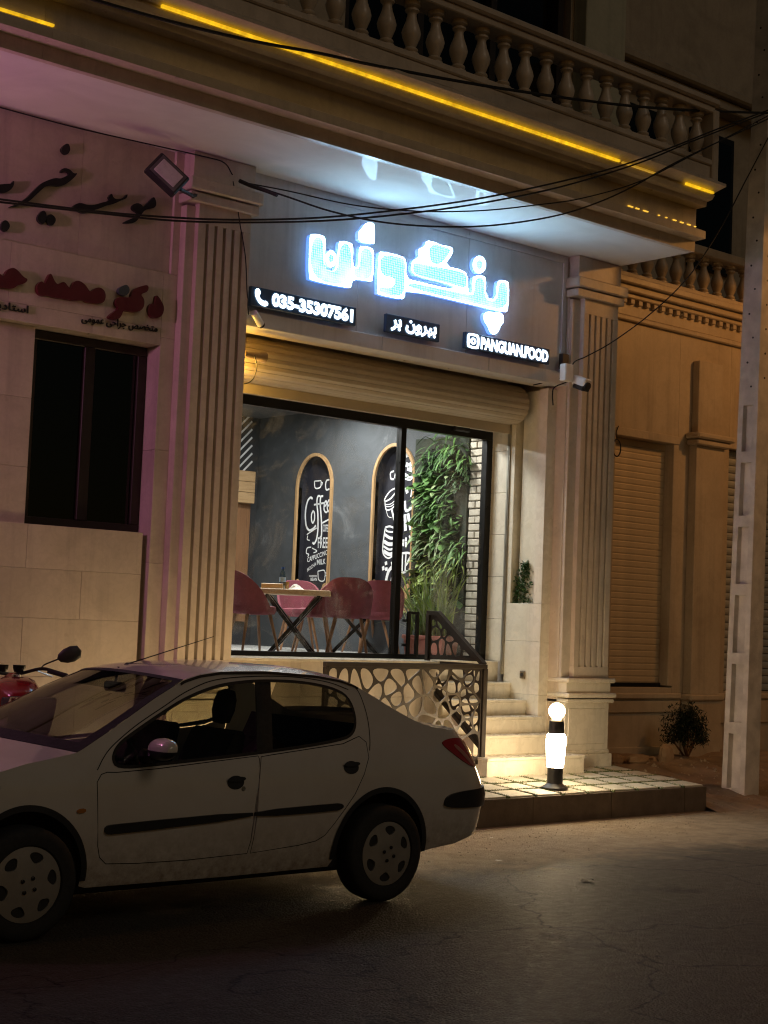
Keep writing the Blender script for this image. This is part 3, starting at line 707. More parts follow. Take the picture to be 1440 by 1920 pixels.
chalk_draw([
    (cpx([(1120, 525), (1060, 560), (1010, 630), (1005, 665), (1060, 640), (1110, 580), (1125, 535)]), W1 * .9),
    (cpx([(1005, 665), (1020, 750), (1070, 745), (1120, 700)]), W1 * .8), (cpx([(1010, 700), (1070, 690), (1125, 640)]), W1 * .5), (cpx([(1015, 720), (1070, 715), (1125, 670)]), W1 * .5),
    (cpx([(1020, 760), (1040, 820), (1075, 835)]), W1 * .4), (cpx([(1075, 740), (1105, 870)]), W1 * 1.3),
    (cpx([(1010, 935), (1060, 925), (1115, 950)]), W1), (cpx([(1010, 935), (1030, 975), (1110, 985)]), W1 * .9),
    (cpx([(1010, 940), (985, 1120), (990, 1210), (1040, 1255), (1095, 1225)]), W1 * .9),
    (cpx([(1005, 1010), (1060, 1045), (1110, 1045)]), W1 * 1.6), (cpx([(995, 1080), (1050, 1110), (1100, 1105)]), W1 * 2), (cpx([(990, 1130), (1050, 1165), (1100, 1155)]), W1 * 1.2), (cpx([(990, 1180), (1050, 1215), (1098, 1200)]), W1 * 2),
    (cpx([(1100, 350), (1065, 370), (1070, 430), (1100, 435)]), W1 * .9), (cpx([(1115, 370), (1110, 420), (1130, 400), (1115, 370)]), W1 * .8),
    (cpx([(1015, 1290), (1020, 1325)]), W1 * 2), (cpx([(985, 1340), (992, 1380)]), W1 * 2), (cpx([(1020, 1350), (1022, 1385)]), W1 * 2), (cpx([(1080, 1290), (1085, 1330)]), W1 * 2),
    (cpx([(1085, 1340), (1040, 1400), (1010, 1530)]), W1 * 2), (cpx([(1085, 1430), (1065, 1540)]), W1 * 1.5),
    (cpx([(1225, 190), (1260, 180), (1300, 240), (1260, 290), (1225, 280)]), W1 * 2.5), (cpx([(1240, 320), (1290, 340)]), W1 * 2.5),
    (cpx([(1215, 385), (1260, 410), (1310, 380)]), W1 * 1.6), (cpx([(1215, 430), (1270, 440), (1300, 400)]), W1),
    (cpx([(1225, 520), (1240, 580)]), W1 * 2), (cpx([(1285, 540), (1275, 620)]), W1 * .8), (cpx([(1215, 660), (1225, 760), (1290, 730)]), W1 * 1.6),
    (cpx([(1215, 800), (1220, 970)]), W1 * 2), (cpx([(1245, 790), (1275, 960)]), W1 * 2.2), (cpx([(1200, 1060), (1195, 1130)]), W1 * 1.6), (cpx([(1225, 1040), (1225, 1140)]), W1 * 1.4), (cpx([(1260, 1020), (1285, 1110)]), W1 * 1.2),
    (cpx([(1180, 1205), (1240, 1200), (1280, 1210)]), W1 * 1.2), (cpx([(1190, 1210), (1185, 1390)]), W1), (cpx([(1225, 1210), (1215, 1400)]), W1), (cpx([(1285, 1215), (1225, 1330)]), W1 * 1.4), (cpx([(1175, 1410), (1275, 1380)]), W1 * 1.2), (cpx([(1260, 1360), (1270, 1420)]), W1 * 1.2),
], [], 'chalk_drawing')
# brick return beside the door
M_brick = stone('pale_brick', (.58, .52, .42), (.44, .39, .31), .7, .3)
M_mortar = simple('mortar', (.12, .105, .085), .9)
MB().box(RX - .03, RX + .02, 12.0, 12.36, FLZ, CEIL).obj('brick_backing', M_mortar, room)
bh = .083
bm_full = MB().bbox(-.045, 0, -.11, .11, 0, bh - .014, .006).mesh('brick'); bm_full.materials.append(M_brick)
bm_half = MB().bbox(-.045, 0, -.05, .05, 0, bh - .014, .006).mesh('brick'); bm_half.materials.append(M_brick)
for k in range(int((3.9 - FLZ) / bh)):
    for me, y in (((bm_full, 12.235), (bm_half, 12.06)) if k % 2 else ((bm_half, 12.295), (bm_full, 12.125))):
        o = mkobj('brick', me, None, None, (RX - .012 + random.uniform(-.008, .008), y, FLZ + k * bh)); attach(o, room); o.rotation_euler[0] = random.uniform(-.02, .02)
# ceiling lamps of the cafe
M_lampw = emit('cafe_lamp_white', (1.0, .97, .92), 6)
for (x, y) in ((9.4, 13.0), (10.8, 12.75), (8.6, 14.4), (11.0, 14.3)):
    t = empty('ceiling_lamp', (x, y, CEIL), 'round white ceiling lamp inside the cafe, ' + {9.4: 'nearest the glass front', 8.6: 'furthest from the chalkboard wall', }.get(x, 'above the planted wall' if y < 14 else 'between the two arched niches'), 'lamp', 'ceiling lamps in the cafe')
    MB().lathe([(.20, -.06), (.21, -.03), (.21, 0)], 24, (x, y, CEIL - .001)).obj('housing', M_white, t)
    MB().lathe([(.185, -.066), (.19, -.061)], 24, (x, y, CEIL - .001)).obj('diffuser', M_lampw, t)
    L = bpy.data.lights.new('cafe_light', 'AREA'); L.shape = 'DISK'; L.size = .36; L.energy = 48; L.color = (1, .96, .90)
    lo = bpy.data.objects.new('cafe_light', L); COL.objects.link(lo); lo.location = (x, y, CEIL - .075); attach(lo, t)

# ------------------------------------------------------------------ lit cafe signs
M_sign = emit('sign_white', (.40, .72, 1.0), 21.0)
M_return = emit('sign_return_glow', (.10, .30, 1.0), 1.0)
M_box = simple('sign_box_blue', (.03, .07, .14), .35, 0)
def ledface():
    t = NT('sign_led_face'); v = t.n('TexVoronoi'); v.inputs['Scale'].default_value = 46; v.inputs['Randomness'].default_value = .2; t.l(t.co(), v.inputs['Vector'])
    n = t.noise(2.2, 3); d = t.ramp(v.outputs['Distance'], [(.30, (.36, .86, 1.0)), (.52, (.05, .36, .40))])
    c = t.mix(t.ramp(n, [(.50, 0.0), (.66, 1.0)]), d, (.40, .88, 1.0))
    t.set(col=(.1, .2, .2), ecol=c, es=1.9, rough=.4); return t.m
M_led = ledface()
SY_ = FY - .055
def sp(pts): return [(560 + x / 3.4286, 400 + y / 3.4286) for x, y in pts]
def wz(pts, Y): return [(p[0], p[2]) for p in (onY(x, y, Y) for x, y in pts)]
name_sign = empty('cafe_name_sign', (9.6, FY, 4.5), 'large glowing white channel letters of the cafe name over the door', 'sign')
def letter(outer, holes=(), inner=(), it=2, name='letter'):
    po = off_poly(smooth_poly(sp(outer), it), -2.8); ph = [smooth_poly(sp(h), 1) for h in holes]
    w = wz(po, SY_); wh = [wz(h, SY_) for h in ph]
    o = MB().slab(w, wh, lambda a, b, t: (a, SY_ + t, b), .05).obj(name, M_return, name_sign)
    v2, tr = cdt(w, wh); MB().add([(a, SY_ - .002, b) for a, b in v2], tr).obj('lit_face', M_sign, o)
    for q in inner:
        w = wz(smooth_poly(sp(q), 2), SY_)
        MB().slab(w, [], lambda a, b, t: (a, SY_ - .006 + t, b), .003).obj('led_face', M_led, o)
letter([(60, 140), (80, 125), (150, 130), (182, 155), (178, 240), (172, 352), (238, 372), (246, 180), (275, 168), (335, 180), (360, 205), (354, 335), (378, 342), (378, 215), (405, 200), (470, 212), (494, 240), (486, 432), (465, 450), (352, 428), (345, 478), (325, 492), (75, 440), (55, 415)],
       inner=[[(80, 150), (163, 155), (155, 360), (250, 385), (262, 190), (342, 200), (332, 475), (72, 425)], [(394, 222), (478, 232), (470, 435), (350, 412), (354, 352), (392, 358)]])
letter(circ(207, 292, 44, 64, 14), inner=[circ(205, 290, 18, 28, 10)], name='letter_dot', it=1)
letter([(375, 115), (398, 95), (418, 62), (448, 50), (482, 55), (496, 75), (496, 195), (482, 208), (378, 190)], name='letter_dot', it=1)
letter([(504, 260), (525, 233), (668, 266), (700, 298), (697, 412), (760, 428), (985, 482), (992, 470), (760, 413), (718, 385), (714, 325), (735, 288), (765, 283), (758, 225), (803, 208), (818, 163), (892, 182), (905, 193), (985, 208), (1002, 232), (988, 280), (945, 330), (1062, 358), (1095, 398), (1097, 505), (1110, 506), (1110, 415), (1125, 395), (1185, 390), (1213, 415), (1210, 535), (1262, 548), (1266, 445), (1290, 418), (1345, 428), (1362, 455), (1354, 622), (1335, 645), (1285, 637), (1180, 612), (690, 496), (688, 545), (664, 564), (515, 532), (496, 515)],
       inner=[[(522, 258), (660, 285), (684, 305), (680, 420), (672, 545), (512, 512), (516, 470), (610, 480), (620, 415), (520, 398)], [(735, 310), (830, 335), (1055, 375), (1078, 408), (1078, 485), (1005, 462), (765, 402), (730, 375)], [(840, 318), (835, 190), (960, 220), (980, 240), (910, 335)], [(700, 440), (985, 500), (1100, 525), (1126, 525), (1130, 415), (1195, 412), (1192, 555), (1275, 570), (1284, 440), (1345, 448), (1338, 625), (1180, 592), (700, 480)]], it=1)
letter(circ(1161, 330, 51, 66, 16), inner=[circ(1160, 330, 22, 32, 10)], name='letter_dot', it=1)
letter([(1180, 640), (1215, 622), (1250, 628), (1290, 625), (1325, 650), (1328, 700), (1300, 735), (1290, 770), (1255, 792), (1222, 775), (1208, 730), (1182, 695)], name='letter_dot', it=2)
# small sign boxes
M_txt = emit('sign_text_white', (.70, .88, 1.0), 3.0)
def sign_box(name, corners, label, items):
    # corners: px TL, TR, BR, BL on the ledge front
    Y = FY - .075
    tl, tr, br, bl = [onY(*c, Y) for c in corners]
    x0, x1 = (tl[0] + bl[0]) / 2, (tr[0] + br[0]) / 2; z0, z1 = (bl[2] + br[2]) / 2, (tl[2] + tr[2]) / 2
    t = empty(name, ((x0 + x1) / 2, FY, z0), label, 'sign', 'small lit sign boxes under the cafe name')
    MB().bbox(x0, x1, Y, FY - .034, z0, z1, .006).obj('box', M_box, t)
    W, H = x1 - x0, z1 - z0
    for it in items:
        if it[0] == 'text':
            _, body, a, b, c, d, off = it
            vs, fs, bb = text_mesh(body, 1, .0, off)
            m = MB(); sx = (b - a) * W / (bb[1] - bb[0]); sz = (d - c) * H / (bb[3] - bb[2])
            m.add([(x0 + a * W + (v[0] - bb[0]) * sx, Y - .006, z0 + c * H + (v[1] - bb[2]) * sz) for v in vs], fs).obj('lettering', M_txt, t)
        else:
            _, poly, holes = it
            MB().slab([(x0 + a * W, z0 + b * H) for a, b in poly], [[(x0 + a * W, z0 + b * H) for a, b in h] for h in holes], lambda a, b, t: (a, Y - .008 + t, b), .004).obj('symbol', M_txt, t)
phone = smooth_poly([(.045, .92), (.075, .90), (.085, .66), (.068, .58), (.085, .42), (.115, .32), (.135, .38), (.16, .25), (.145, .10), (.115, .06), (.075, .18), (.045, .42), (.033, .70)], 2)
sign_box('phone_sign', [(470, 534), (668, 578), (668, 611), (470, 573)], 'lit sign box with a phone symbol and the number 035-35307561', [('sym', phone, []), ('text', '035-35307561', .19, .965, .14, .88, .05)])
sign_box('takeaway_sign', [(724, 589), (825, 606), (825, 641), (724, 622)], 'small lit sign box with Persian lettering in the middle under the cafe name', [('text', '\uFEAE\uFE91 \uFEE5\uFEED\uFEAE\uFEF4\uFE91', .08, .93, .10, .88, .04)])
def rr_(x0, x1, y0, y1, r): return [(x0 + r, y0), (x1 - r, y0), (x1, y0 + r * 3), (x1, y1 - r * 3), (x1 - r, y1), (x0 + r, y1), (x0, y1 - r * 3), (x0, y0 + r * 3)]
sign_box('account_sign', [(872, 622), (1030, 654), (1032, 684), (872, 652)], 'lit sign box with a camera symbol and the words PANGUAN.FOOD', [('sym', smooth_poly(rr_(.02, .155, .04, .96, .03), 1), [smooth_poly(rr_(.042, .133, .18, .82, .02), 1)]), ('sym', circ(.0875, .5, .032, .21, 14), [circ(.0875, .5, .014, .09, 10)]), ('text', 'PANGUAN.FOOD', .175, .975, .10, .88, .05)])
o = MB().bbox(11.60, 11.70, FY - .09, FY - .035, 4.44, 4.60, .006).obj('alarm_box', M_plastic); tag(o, 'small black box on the wall at the right end of the sign ledge', 'box')

# ------------------------------------------------------------------ clinic lettering on the left wall
M_black = simple('black_letter', (.012, .012, .013), .4)
M_red = simple('red_letter', (.085, .008, .014), .4)
def cl(pts): return [(x / 4.5, 240 + y / 4.5) for x, y in pts]
def wall_letters(root, polys, mat, Y, d=.03, it=2):
    for p in polys:
        w = wz(smooth_poly(cl(p), it), Y)
        MB().slab(w, [], lambda a, b, t: (a, Y + t, b), d).obj('letter', mat, root)
ch = empty('charity_lettering', (5.6, 11.1, 4.8), 'black calligraphic raised letters high on the stone wall left of the pilaster', 'lettering')
wall_letters(ch, [
    [(505, 180), (575, 115), (600, 185), (560, 236)],
    [(70, 668), (205, 612), (305, 510), (360, 460), (430, 430), (475, 420), (510, 428), (565, 405), (590, 385), (560, 362), (515, 378), (518, 350), (545, 335), (592, 348), (622, 385), (662, 378), (600, 445), (520, 495), (440, 485), (385, 490), (330, 540), (250, 618), (200, 642), (90, 672)],
    [(-80, 490), (0, 475), (60, 470), (100, 470), (122, 435), (118, 490), (80, 532), (30, 550), (-80, 545)],
    [(302, 765), (368, 680), (402, 740), (370, 826)], [(382, 770), (425, 714), (484, 770), (435, 840)],
    [(0, 830), (45, 762), (96, 825), (45, 888)],
    [(585, 698), (630, 645), (680, 628), (740, 650), (800, 648), (860, 628), (910, 618), (930, 600), (915, 585), (945, 545), (957, 588), (990, 603), (1050, 588), (1078, 550), (1074, 592), (1020, 612), (960, 642), (900, 652), (850, 677), (790, 692), (750, 712), (700, 723), (650, 695)],
    [(1030, 803), (1100, 768), (1150, 748), (1168, 715), (1116, 690), (1118, 650), (1160, 628), (1200, 648), (1210, 670), (1240, 640), (1280, 600), (1302, 575), (1322, 630), (1312, 672), (1260, 682), (1222, 692), (1192, 732), (1150, 792), (1110, 804)]], M_black, 11.014)
dr = empty('clinic_lettering', (6, 11.06, 4.2), 'dark red raised Persian letters in a row above the clinic window', 'lettering')
wall_letters(dr, [
    [(1250, 1510), (1288, 1470), (1300, 1500), (1310, 1460), (1320, 1402), (1352, 1440), (1390, 1510), (1372, 1585), (1320, 1608), (1268, 1592)],
    [(910, 1594), (965, 1548), (1008, 1522), (970, 1482), (988, 1430), (1040, 1425), (1105, 1432), (1110, 1400), (1128, 1360), (1180, 1338), (1255, 1318), (1252, 1382), (1182, 1402), (1220, 1440), (1218, 1512), (1172, 1554), (1090, 1548), (1042, 1537), (1028, 1582), (1000, 1616), (940, 1612)],
    [(310, 1330), (350, 1285), (378, 1318), (388, 1300), (402, 1265), (430, 1215), (460, 1290), (490, 1325), (540, 1288), (582, 1345), (598, 1360), (620, 1300), (660, 1282), (720, 1318), (765, 1392), (800, 1350), (850, 1342), (890, 1380), (894, 1442), (862, 1484), (800, 1478), (740, 1474), (700, 1448), (640, 1458), (560, 1444), (450, 1428), (400, 1413), (350, 1418), (316, 1382)],
    [(-150, 1240), (-20, 1205), (20, 1250), (42, 1240), (60, 1198), (110, 1174), (150, 1198), (200, 1258), (240, 1276), (212, 1312), (150, 1324), (120, 1354), (70, 1354), (-150, 1330)]], M_red, 10.972, .04)
wall_letters(dr, [[(1005, 1350), (1040, 1330), (1075, 1318), (1102, 1370), (1062, 1424), (1000, 1395)]], simple('teal_letter', (.05, .07, .08), .4), 10.967, .04)
def small_text(name, body, a, b, hpx, Y, label):
    pa, pb, pu = onY(*a, Y), onY(*b, Y), onY(a[0], a[1] - hpx, Y)
    vs, fs, bb = text_mesh(body, 1, .0, .012); L = pb - pa; U = pu - pa; h = U[2]
    m = MB(); mat4 = [(pa[0] + L[0] * (v[0] - bb[0]) / (bb[1] - bb[0]), pa[2] + L[2] * (v[0] - bb[0]) / (bb[1] - bb[0]) + h * (v[1] - bb[2]) / (bb[3] - bb[2])) for v in vs]
    n = len(vs)
    m.add([(x, Y - .012, z) for x, z in mat4] + [(x, Y, z) for x, z in mat4], fs + [])
    cnt = {}
    for f in fs:
        for i in range(len(f)): cnt[(f[i], f[(i+1) % len(f)])] = 1
    m.f += [(b_, a_, a_ + n, b_ + n) for (a_, b_) in cnt if (b_, a_) not in cnt]
    tag(m.obj(name, M_black), label, 'lettering')
# visual order, joined forms
T1 = '\uFEF0\uFEE3\uFEEE\uFEE4\uFECB \uFEF0\uFEA3\uFE8D\uFEAE\uFE9F \uFEBA\uFEBC\uFEA8\uFE98\uFEE3'
small_text('surgery_lettering', T1, (152, 607), (294, 627), 19, 11.01, 'small black line of Persian lettering just above the window corner')
T2 = '\uFEAD\uFE8E\uFEF3\uFEA9\uFE8E\uFE98\uFEB3\uFE8D'
small_text('title_lettering', T2, (-22, 580), (52, 592), 19, 11.01, 'small black Persian word at the left edge above the window')

# ------------------------------------------------------------------ railing of cut metal
rail = empty('railing', (9.4, 10.68, .4), 'brown metal railing with a cut-out organic web pattern beside the cafe steps', 'railing')
def voronoi_cells(x0, x1, y0, y1, n, seed, region=None):
    rnd = random.Random(seed); pts = []
    k = 0
    while len(pts) < n and k < 6000:
        k += 1; p = (rnd.uniform(x0, x1), rnd.uniform(y0, y1))
        if all((p[0]-q[0])**2 + (p[1]-q[1])**2 > (.62 * math.sqrt((x1-x0)*(y1-y0)/n))**2 for q in pts): pts.append(p)
    cells = []
    bound = region or [(x0, y0), (x1, y0), (x1, y1), (x0, y1)]
    for i, p in enumerate(pts):
        poly = list(bound)
        for j, q in enumerate(pts):
            if i == j or not poly: continue
            mx, my = (p[0]+q[0])/2, (p[1]+q[1])/2; nx, ny = q[0]-p[0], q[1]-p[1]; l = math.hypot(nx, ny); nx /= l; ny /= l
            out = []
            def sd(a): return (a[0]-mx)*nx + (a[1]-my)*ny + .0075
            for a, b in zip(poly, poly[1:] + poly[:1]):
                da, db = sd(a), sd(b)
                if da <= 0: out.append(a)
                if (da < 0 < db) or (db < 0 < da): t = da / (da - db); out.append((a[0]+(b[0]-a[0])*t, a[1]+(b[1]-a[1])*t))
            poly = out
        if len(poly) > 2:
            A = .5 * abs(sum(a[0]*b[1]-b[0]*a[1] for a, b in zip(poly, poly[1:] + poly[:1])))
            c = (sum(a[0] for a in poly)/len(poly), sum(a[1] for a in poly)/len(poly))
            if A > .0006:
                poly = [(c[0] + (a[0]-c[0])*.96, c[1] + (a[1]-c[1])*.96) for a in poly]; cells.append(smooth_poly(poly, 2))
    return cells
RYF = 10.66
fx0, fx1, fz0, fz1 = 8.46, 10.36, .42, 1.33
MB().slab([(fx0, fz0), (fx1, fz0), (fx1, fz1), (fx0, fz1)], voronoi_cells(fx0 + .01, fx1 - .01, fz0 + .01, fz1 - .01, 62, 3), lambda a, b, t: (a, RYF + t, b), .006).obj('cut_panel', M_brownmetal, rail)
MB().bbox(fx0 - .03, fx1 + .05, RYF - .02, RYF + .03, fz1, 1.372, .004).obj('top_bar', M_brownmetal, rail)
MB().bbox(fx0 - .03, fx0 + .01, RYF - .02, RYF + .03, .33, fz1, .004).obj('post', M_brownmetal, rail)
MB().bbox(fx1, fx1 + .055, RYF - .022, RYF + .033, .49, fz1, .004).obj('post', M_brownmetal, rail)
SXP = 10.40
tri = [(10.72, 1.40), (11.47, 1.40), (11.47, 1.80), (11.40, 1.80)]
# triangular upper part over the steps
MB().slab([(10.76, 1.395), (11.50, 1.395), (11.50, 1.835), (11.36, 1.835)], voronoi_cells(10.78, 11.46, 1.42, 1.80, 15, 5, [(10.86, 1.425), (11.46, 1.425), (11.46, 1.79), (11.37, 1.775)]), lambda a, b, t: (SXP + t, a, b), .006).obj('cut_panel', M_brownmetal, rail)
low = [(10.72, .62), (11.50, 1.18), (11.50, 1.36), (10.72, 1.36)]
MB().slab(low, voronoi_cells(10.73, 11.48, .66, 1.34, 26, 8, [(10.74, .68), (11.47, 1.20), (11.47, 1.335), (10.74, 1.335)]), lambda a, b, t: (SXP + t, a, b), .006).obj('cut_panel', M_brownmetal, rail)
def bar(name, pts, w, parent, mat):
    return MB().tube(pts, w, 4).obj(name, mat, parent)
bar('handrail', [(SXP, 10.68, 1.365), (SXP, 11.36, 1.85), (SXP, 11.515, 1.85)], .032, rail, M_brownmetal)
bar('post', [(SXP, 11.50, 1.17), (SXP, 11.50, 1.84)], .03, rail, M_brownmetal)
bar('post', [(SXP, 11.42, 1.36), (SXP, 10.72, 1.36)], .02, rail, M_brownmetal)
bar('lower_bar', [(SXP, 10.70, .58), (SXP, 11.50, 1.155)], .024, rail, M_brownmetal)

# ------------------------------------------------------------------ cafe furniture
M_fab = simple('burgundy_fabric', (.20, .046, .064), .85, 0, var=.12, sc=14, bump=.15)
def make_chair(loc, rz, label):
    c = empty('dining_chair', loc, label, 'chair', 'burgundy chairs round the cafe tables')
    M = Matrix.Translation(loc) @ Matrix.Rotation(rz, 4, 'Z')
    # shell: seat pan curving up into a wrapped rounded back; chair faces +y
    vs, fs = [], []; NU, NV = 18, 12
    for j in range(NV + 1):
        v = j / NV
        for i in range(NU + 1):
            a = R(-118 + 236 * i / NU); k = abs(i / NU * 2 - 1)
            r = .235 + .02 * v
            top = .81 - .33 * max(0, (k - .12) / .88) ** 1.9
            z = .43 + (top - .43) * v
            vs.append((math.sin(a) * r, -math.cos(a) * r * .92 - .04 * v, z))
    for j in range(NV):
        for i in range(NU): b = j * (NU + 1) + i; fs.append((b, b + 1, b + NU + 2, b + NU + 1))
    n = len(vs); inn = [(x * .90, y * .90 + .004, z - .004 * (z > .7)) for x, y, z in vs]
    m = MB(); m.add(vs + inn, fs + [tuple(i + n for i in f[::-1]) for f in fs])
    top = [NV * (NU + 1) + i for i in range(NU + 1)]; bot = list(range(NU + 1))
    lf = [j * (NU + 1) for j in range(NV + 1)]; rg = [j * (NU + 1) + NU for j in range(NV + 1)]
    for e in (top, bot[::-1], lf, rg[::-1]): m.f += [(a, a + n, b + n, b) for a, b in zip(e[:-1], e[1:])]
    m.rot(M).obj('backrest', M_fab, c, True, 60)
    MB().lathe([(.10, .385), (.215, .395), (.232, .43), (.225, .47), (.12, .485), (.0, .487)], 20).rot(M).obj('seat', M_fab, c, True, 60)
    for sx in (-1, 1):
        for sy in (-1, 1): MB().tube([(sx * .13, sy * .12, .40), (sx * .215, sy * .20, 0)], [.019, .012], 8).rot(M).obj('leg', M_walnut, c, True)
    return c
def at_depth(px, d):
    q = _ray(px, 1150); p = CP + q * d; return (p[0], p[1], FLZ)
make_chair(at_depth(474, 15.1), R(-100), 'burgundy chair at the left end of the cafe table by the pilaster')
make_chair(at_depth(588, 16.5), R(48), 'burgundy chair behind the right end of the table with the bottle')
make_chair(at_depth(653, 16.1), R(-40), 'burgundy chair with its back to the glass, left of the last one')
make_chair(at_depth(714, 16.7), R(-42), 'burgundy chair with its back to the glass, nearest the door mullion')
make_chair(at_depth(560, 17.6), R(150), 'burgundy chair on the far side of the cafe table')
make_chair(at_depth(690, 18.0), R(170), 'burgundy chair against the chalkboard wall beyond the second table')
def make_table(c, rz, w, d, label, h=.70):
    t = empty('dining_table', c, label, 'table', 'cafe tables'); M = Matrix.Translation(c) @ Matrix.Rotation(rz, 4, 'Z')
    MB().bbox(-w / 2, w / 2, -d / 2, d / 2, h - .055, h, .006).rot(M).obj('table_top', M_woodx, t)
    for sy in (-1, 1):
        for s in (-1, 1):
            MB().tube([(s * w * .36, sy * d * .32, h - .056), (-s * w * .30, sy * d * .32, 0)], .026, 4).rot(M).obj('leg', M_dark, t)
    return t
T1c = at_depth(550, 15.9); make_table(T1c, R(-40), .76, .70, 'wooden cafe table with crossed black legs carrying a bottle', .66)
T2c = at_depth(668, 17.1); make_table(T2c, R(-40), .85, .62, 'second wooden cafe table mostly hidden behind two chairs', .66)
def on_table(px, d, h=.66): p = at_depth(px, d); return (p[0], p[1], FLZ + h)
p = on_table(527, 15.85)
b = empty('water_bottle', p, 'clear water bottle with a blue cap standing on the table', 'bottle')
MB().lathe([(.032, 0), (.034, .01), (.034, .07), (.031, .075), (.034, .08), (.034, .13), (.026, .17), (.013, .195), (.013, .21)], 16, p).obj('body', glass('bottle_plastic', (.55, .68, .75), .06, .08), b, True)
MB().lathe([(.0345, .075), (.0345, .125)], 16, p, cap=False).obj('paper_label', simple('bottle_label', (.25, .35, .5), .5), b, True)
MB().lathe([(.015, .208), (.015, .23)], 12, p).obj('cap', simple('blue_cap', (.04, .10, .35), .4), b)
p = on_table(508, 15.75); o = MB().bbox(-.11, .11, -.05, .05, 0, .055, .006).rot(Matrix.Translation(p) @ Matrix.Rotation(R(-40), 4, 'Z')).obj('menu_box', M_woodx); tag(o, 'small wooden box on the table left of the bottle', 'box')
p = on_table(534, 15.9); o = MB().lathe([(.03, 0), (.034, .08), (.03, .08), (.028, .01)], 14, p).obj('amber_glass', simple('amber_drink', (.30, .15, .04), .2)); tag(o, 'amber drinking glass beside the water bottle', 'glass')
p = on_table(553, 15.8)
m = MB(); ring = [(random.uniform(.07, .12), a) for a in range(0, 360, 30)]
vs = [(r * math.cos(R(a)), r * math.sin(R(a)), 0) for r, a in ring] + [(r * .5 * math.cos(R(a + 12)), r * .5 * math.sin(R(a + 12)), random.uniform(.02, .05)) for r, a in ring] + [(0, 0, .06)]
nn = len(ring); fs = [(i, (i+1) % nn, nn + (i+1) % nn, nn + i) for i in range(nn)] + [(nn + i, nn + (i+1) % nn, 2 * nn) for i in range(nn)] + [tuple(range(nn))[::-1]]
o = m.add([(x + p[0], y + p[1], z + p[2]) for x, y, z in vs], fs).obj('paper_wrap', simple('white_paper', (.72, .70, .64), .8)); tag(o, 'crumpled white paper lying on the table right of the bottle', 'paper')
p = on_table(627, 16.9); o = MB().lathe([(.04, 0), (.09, .012), (.10, .02), (.03, .012)], 18, p).obj('plate', simple('white_plate', (.75, .73, .70), .2)); tag(o, 'pale plate on the second cafe table', 'plate')

# ------------------------------------------------------------------ living wall and pot plant
def leafmat(name, a, b):
    t = NT(name); n = t.noise(9, 4); t.set(col=t.ramp(n, [(.3, a), (.7, b)]), rough=.55, spec=.35); return t.m
ML = [leafmat('leaf_dark', (.025, .065, .02), (.055, .12, .03)), leafmat('leaf_mid', (.05, .125, .03), (.125, .24, .06)), leafmat('leaf_lime', (.16, .24, .045), (.30, .39, .10)), leafmat('leaf_pale', (.13, .18, .08), (.26, .32, .16))]
def leaf(m, p, dirv, L, w, droop, seg=4):
    d = Vector(dirv).normalized(); s = d.cross(Vector((0, 0, 1)))
    s = (s.normalized() if s.length > 1e-3 else Vector((1, 0, 0))); s = (s + Vector((random.uniform(-.4, .4),) * 3)).normalized()
    pts = []; q = Vector(p)
    for k in range(seg + 1):
        t = k / seg; ww = w * math.sin(math.pi * min(1, .12 + .88 * t)) ** .8
        pts.append((q - s * ww, q + s * ww + Vector((0, 0, .15 * ww)))); d = (d + Vector((0, 0, -droop / seg))).normalized(); q = q + d * L / seg
    vs = [v for a in pts for v in a]; m.add(vs, [(2*k, 2*k+1, 2*k+3, 2*k+2) for k in range(seg)])
lwall = empty('living_wall', (11.7, 12.85, 1.95), 'tall green planted wall beside the cafe door', 'plants')
MB().bbox(RX - .06, RX - .004, 12.37, 13.27, 1.95, 3.86, .004).obj('planting_panel', simple('felt', (.02, .025, .015), .95), lwall)
rnd = random.Random(11)
for k in range(26):
    y = rnd.uniform(12.42, 13.05); z = 2.05 + (k / 26) * 1.72 + rnd.uniform(-.06, .06); kind = 2 if z < 2.5 and rnd.random() < .6 else rnd.choice([0, 0, 1, 1, 1, 3] if z > 2.6 else [1, 2, 2, 0])
    m = MB(); fern = rnd.random() < .45; nl = 46 if fern else 34
    for i in range(nl):
        px = (RX - .05, y + rnd.gauss(0, .13), z + rnd.gauss(0, .09)); px = (px[0], min(13.2, max(12.36, px[1])), px[2])
        dv = (-rnd.uniform(.35, 1), rnd.gauss(0, .55), rnd.uniform(-.2, .7))
        if fern: leaf(m, px, dv, rnd.uniform(.16, .34), rnd.uniform(.008, .014), 1.5, 5)
        elif i % 5 == 0: leaf(m, px, dv, rnd.uniform(.16, .26), rnd.uniform(.045, .075), .8, 4)
        else: leaf(m, px, dv, rnd.uniform(.07, .18), rnd.uniform(.018, .04), .9, 3)
    m.obj('plant_clump', ML[kind], lwall)
pp = onX(832, 1232, 11.55); PCY = 12.74
pot = empty('pot_plant', (11.52, PCY, FLZ), 'pink oblong planter with long striped grassy leaves under the planted wall', 'plant')
MB().slab(smooth_poly([(12.44, FLZ + .001), (13.02, FLZ + .001), (13.06, 1.60), (12.40, 1.60)], 0), [], lambda a, b, t: (11.43 + t, a, b), .24).bbox(11.415, 11.685, 12.385, 13.075, 1.565, 1.61, .008).obj('planter', simple('terracotta_pink', (.42, .15, .11), .55, 0, bump=.1), pot)
m1, m2 = MB(), MB()
for i in range(150):
    y = rnd.uniform(12.46, 13.0); dv = (rnd.uniform(-.5, .1), rnd.gauss(0, .28), 1)
    leaf((m1, m2)[i % 2], (11.54 + rnd.uniform(-.07, .07), y, 1.59), dv, rnd.uniform(.5, .95), rnd.uniform(.007, .013), rnd.uniform(.5, 1.5), 7)
m1.obj('leaves', ML[2], pot); m2.obj('leaves', ML[3], pot)
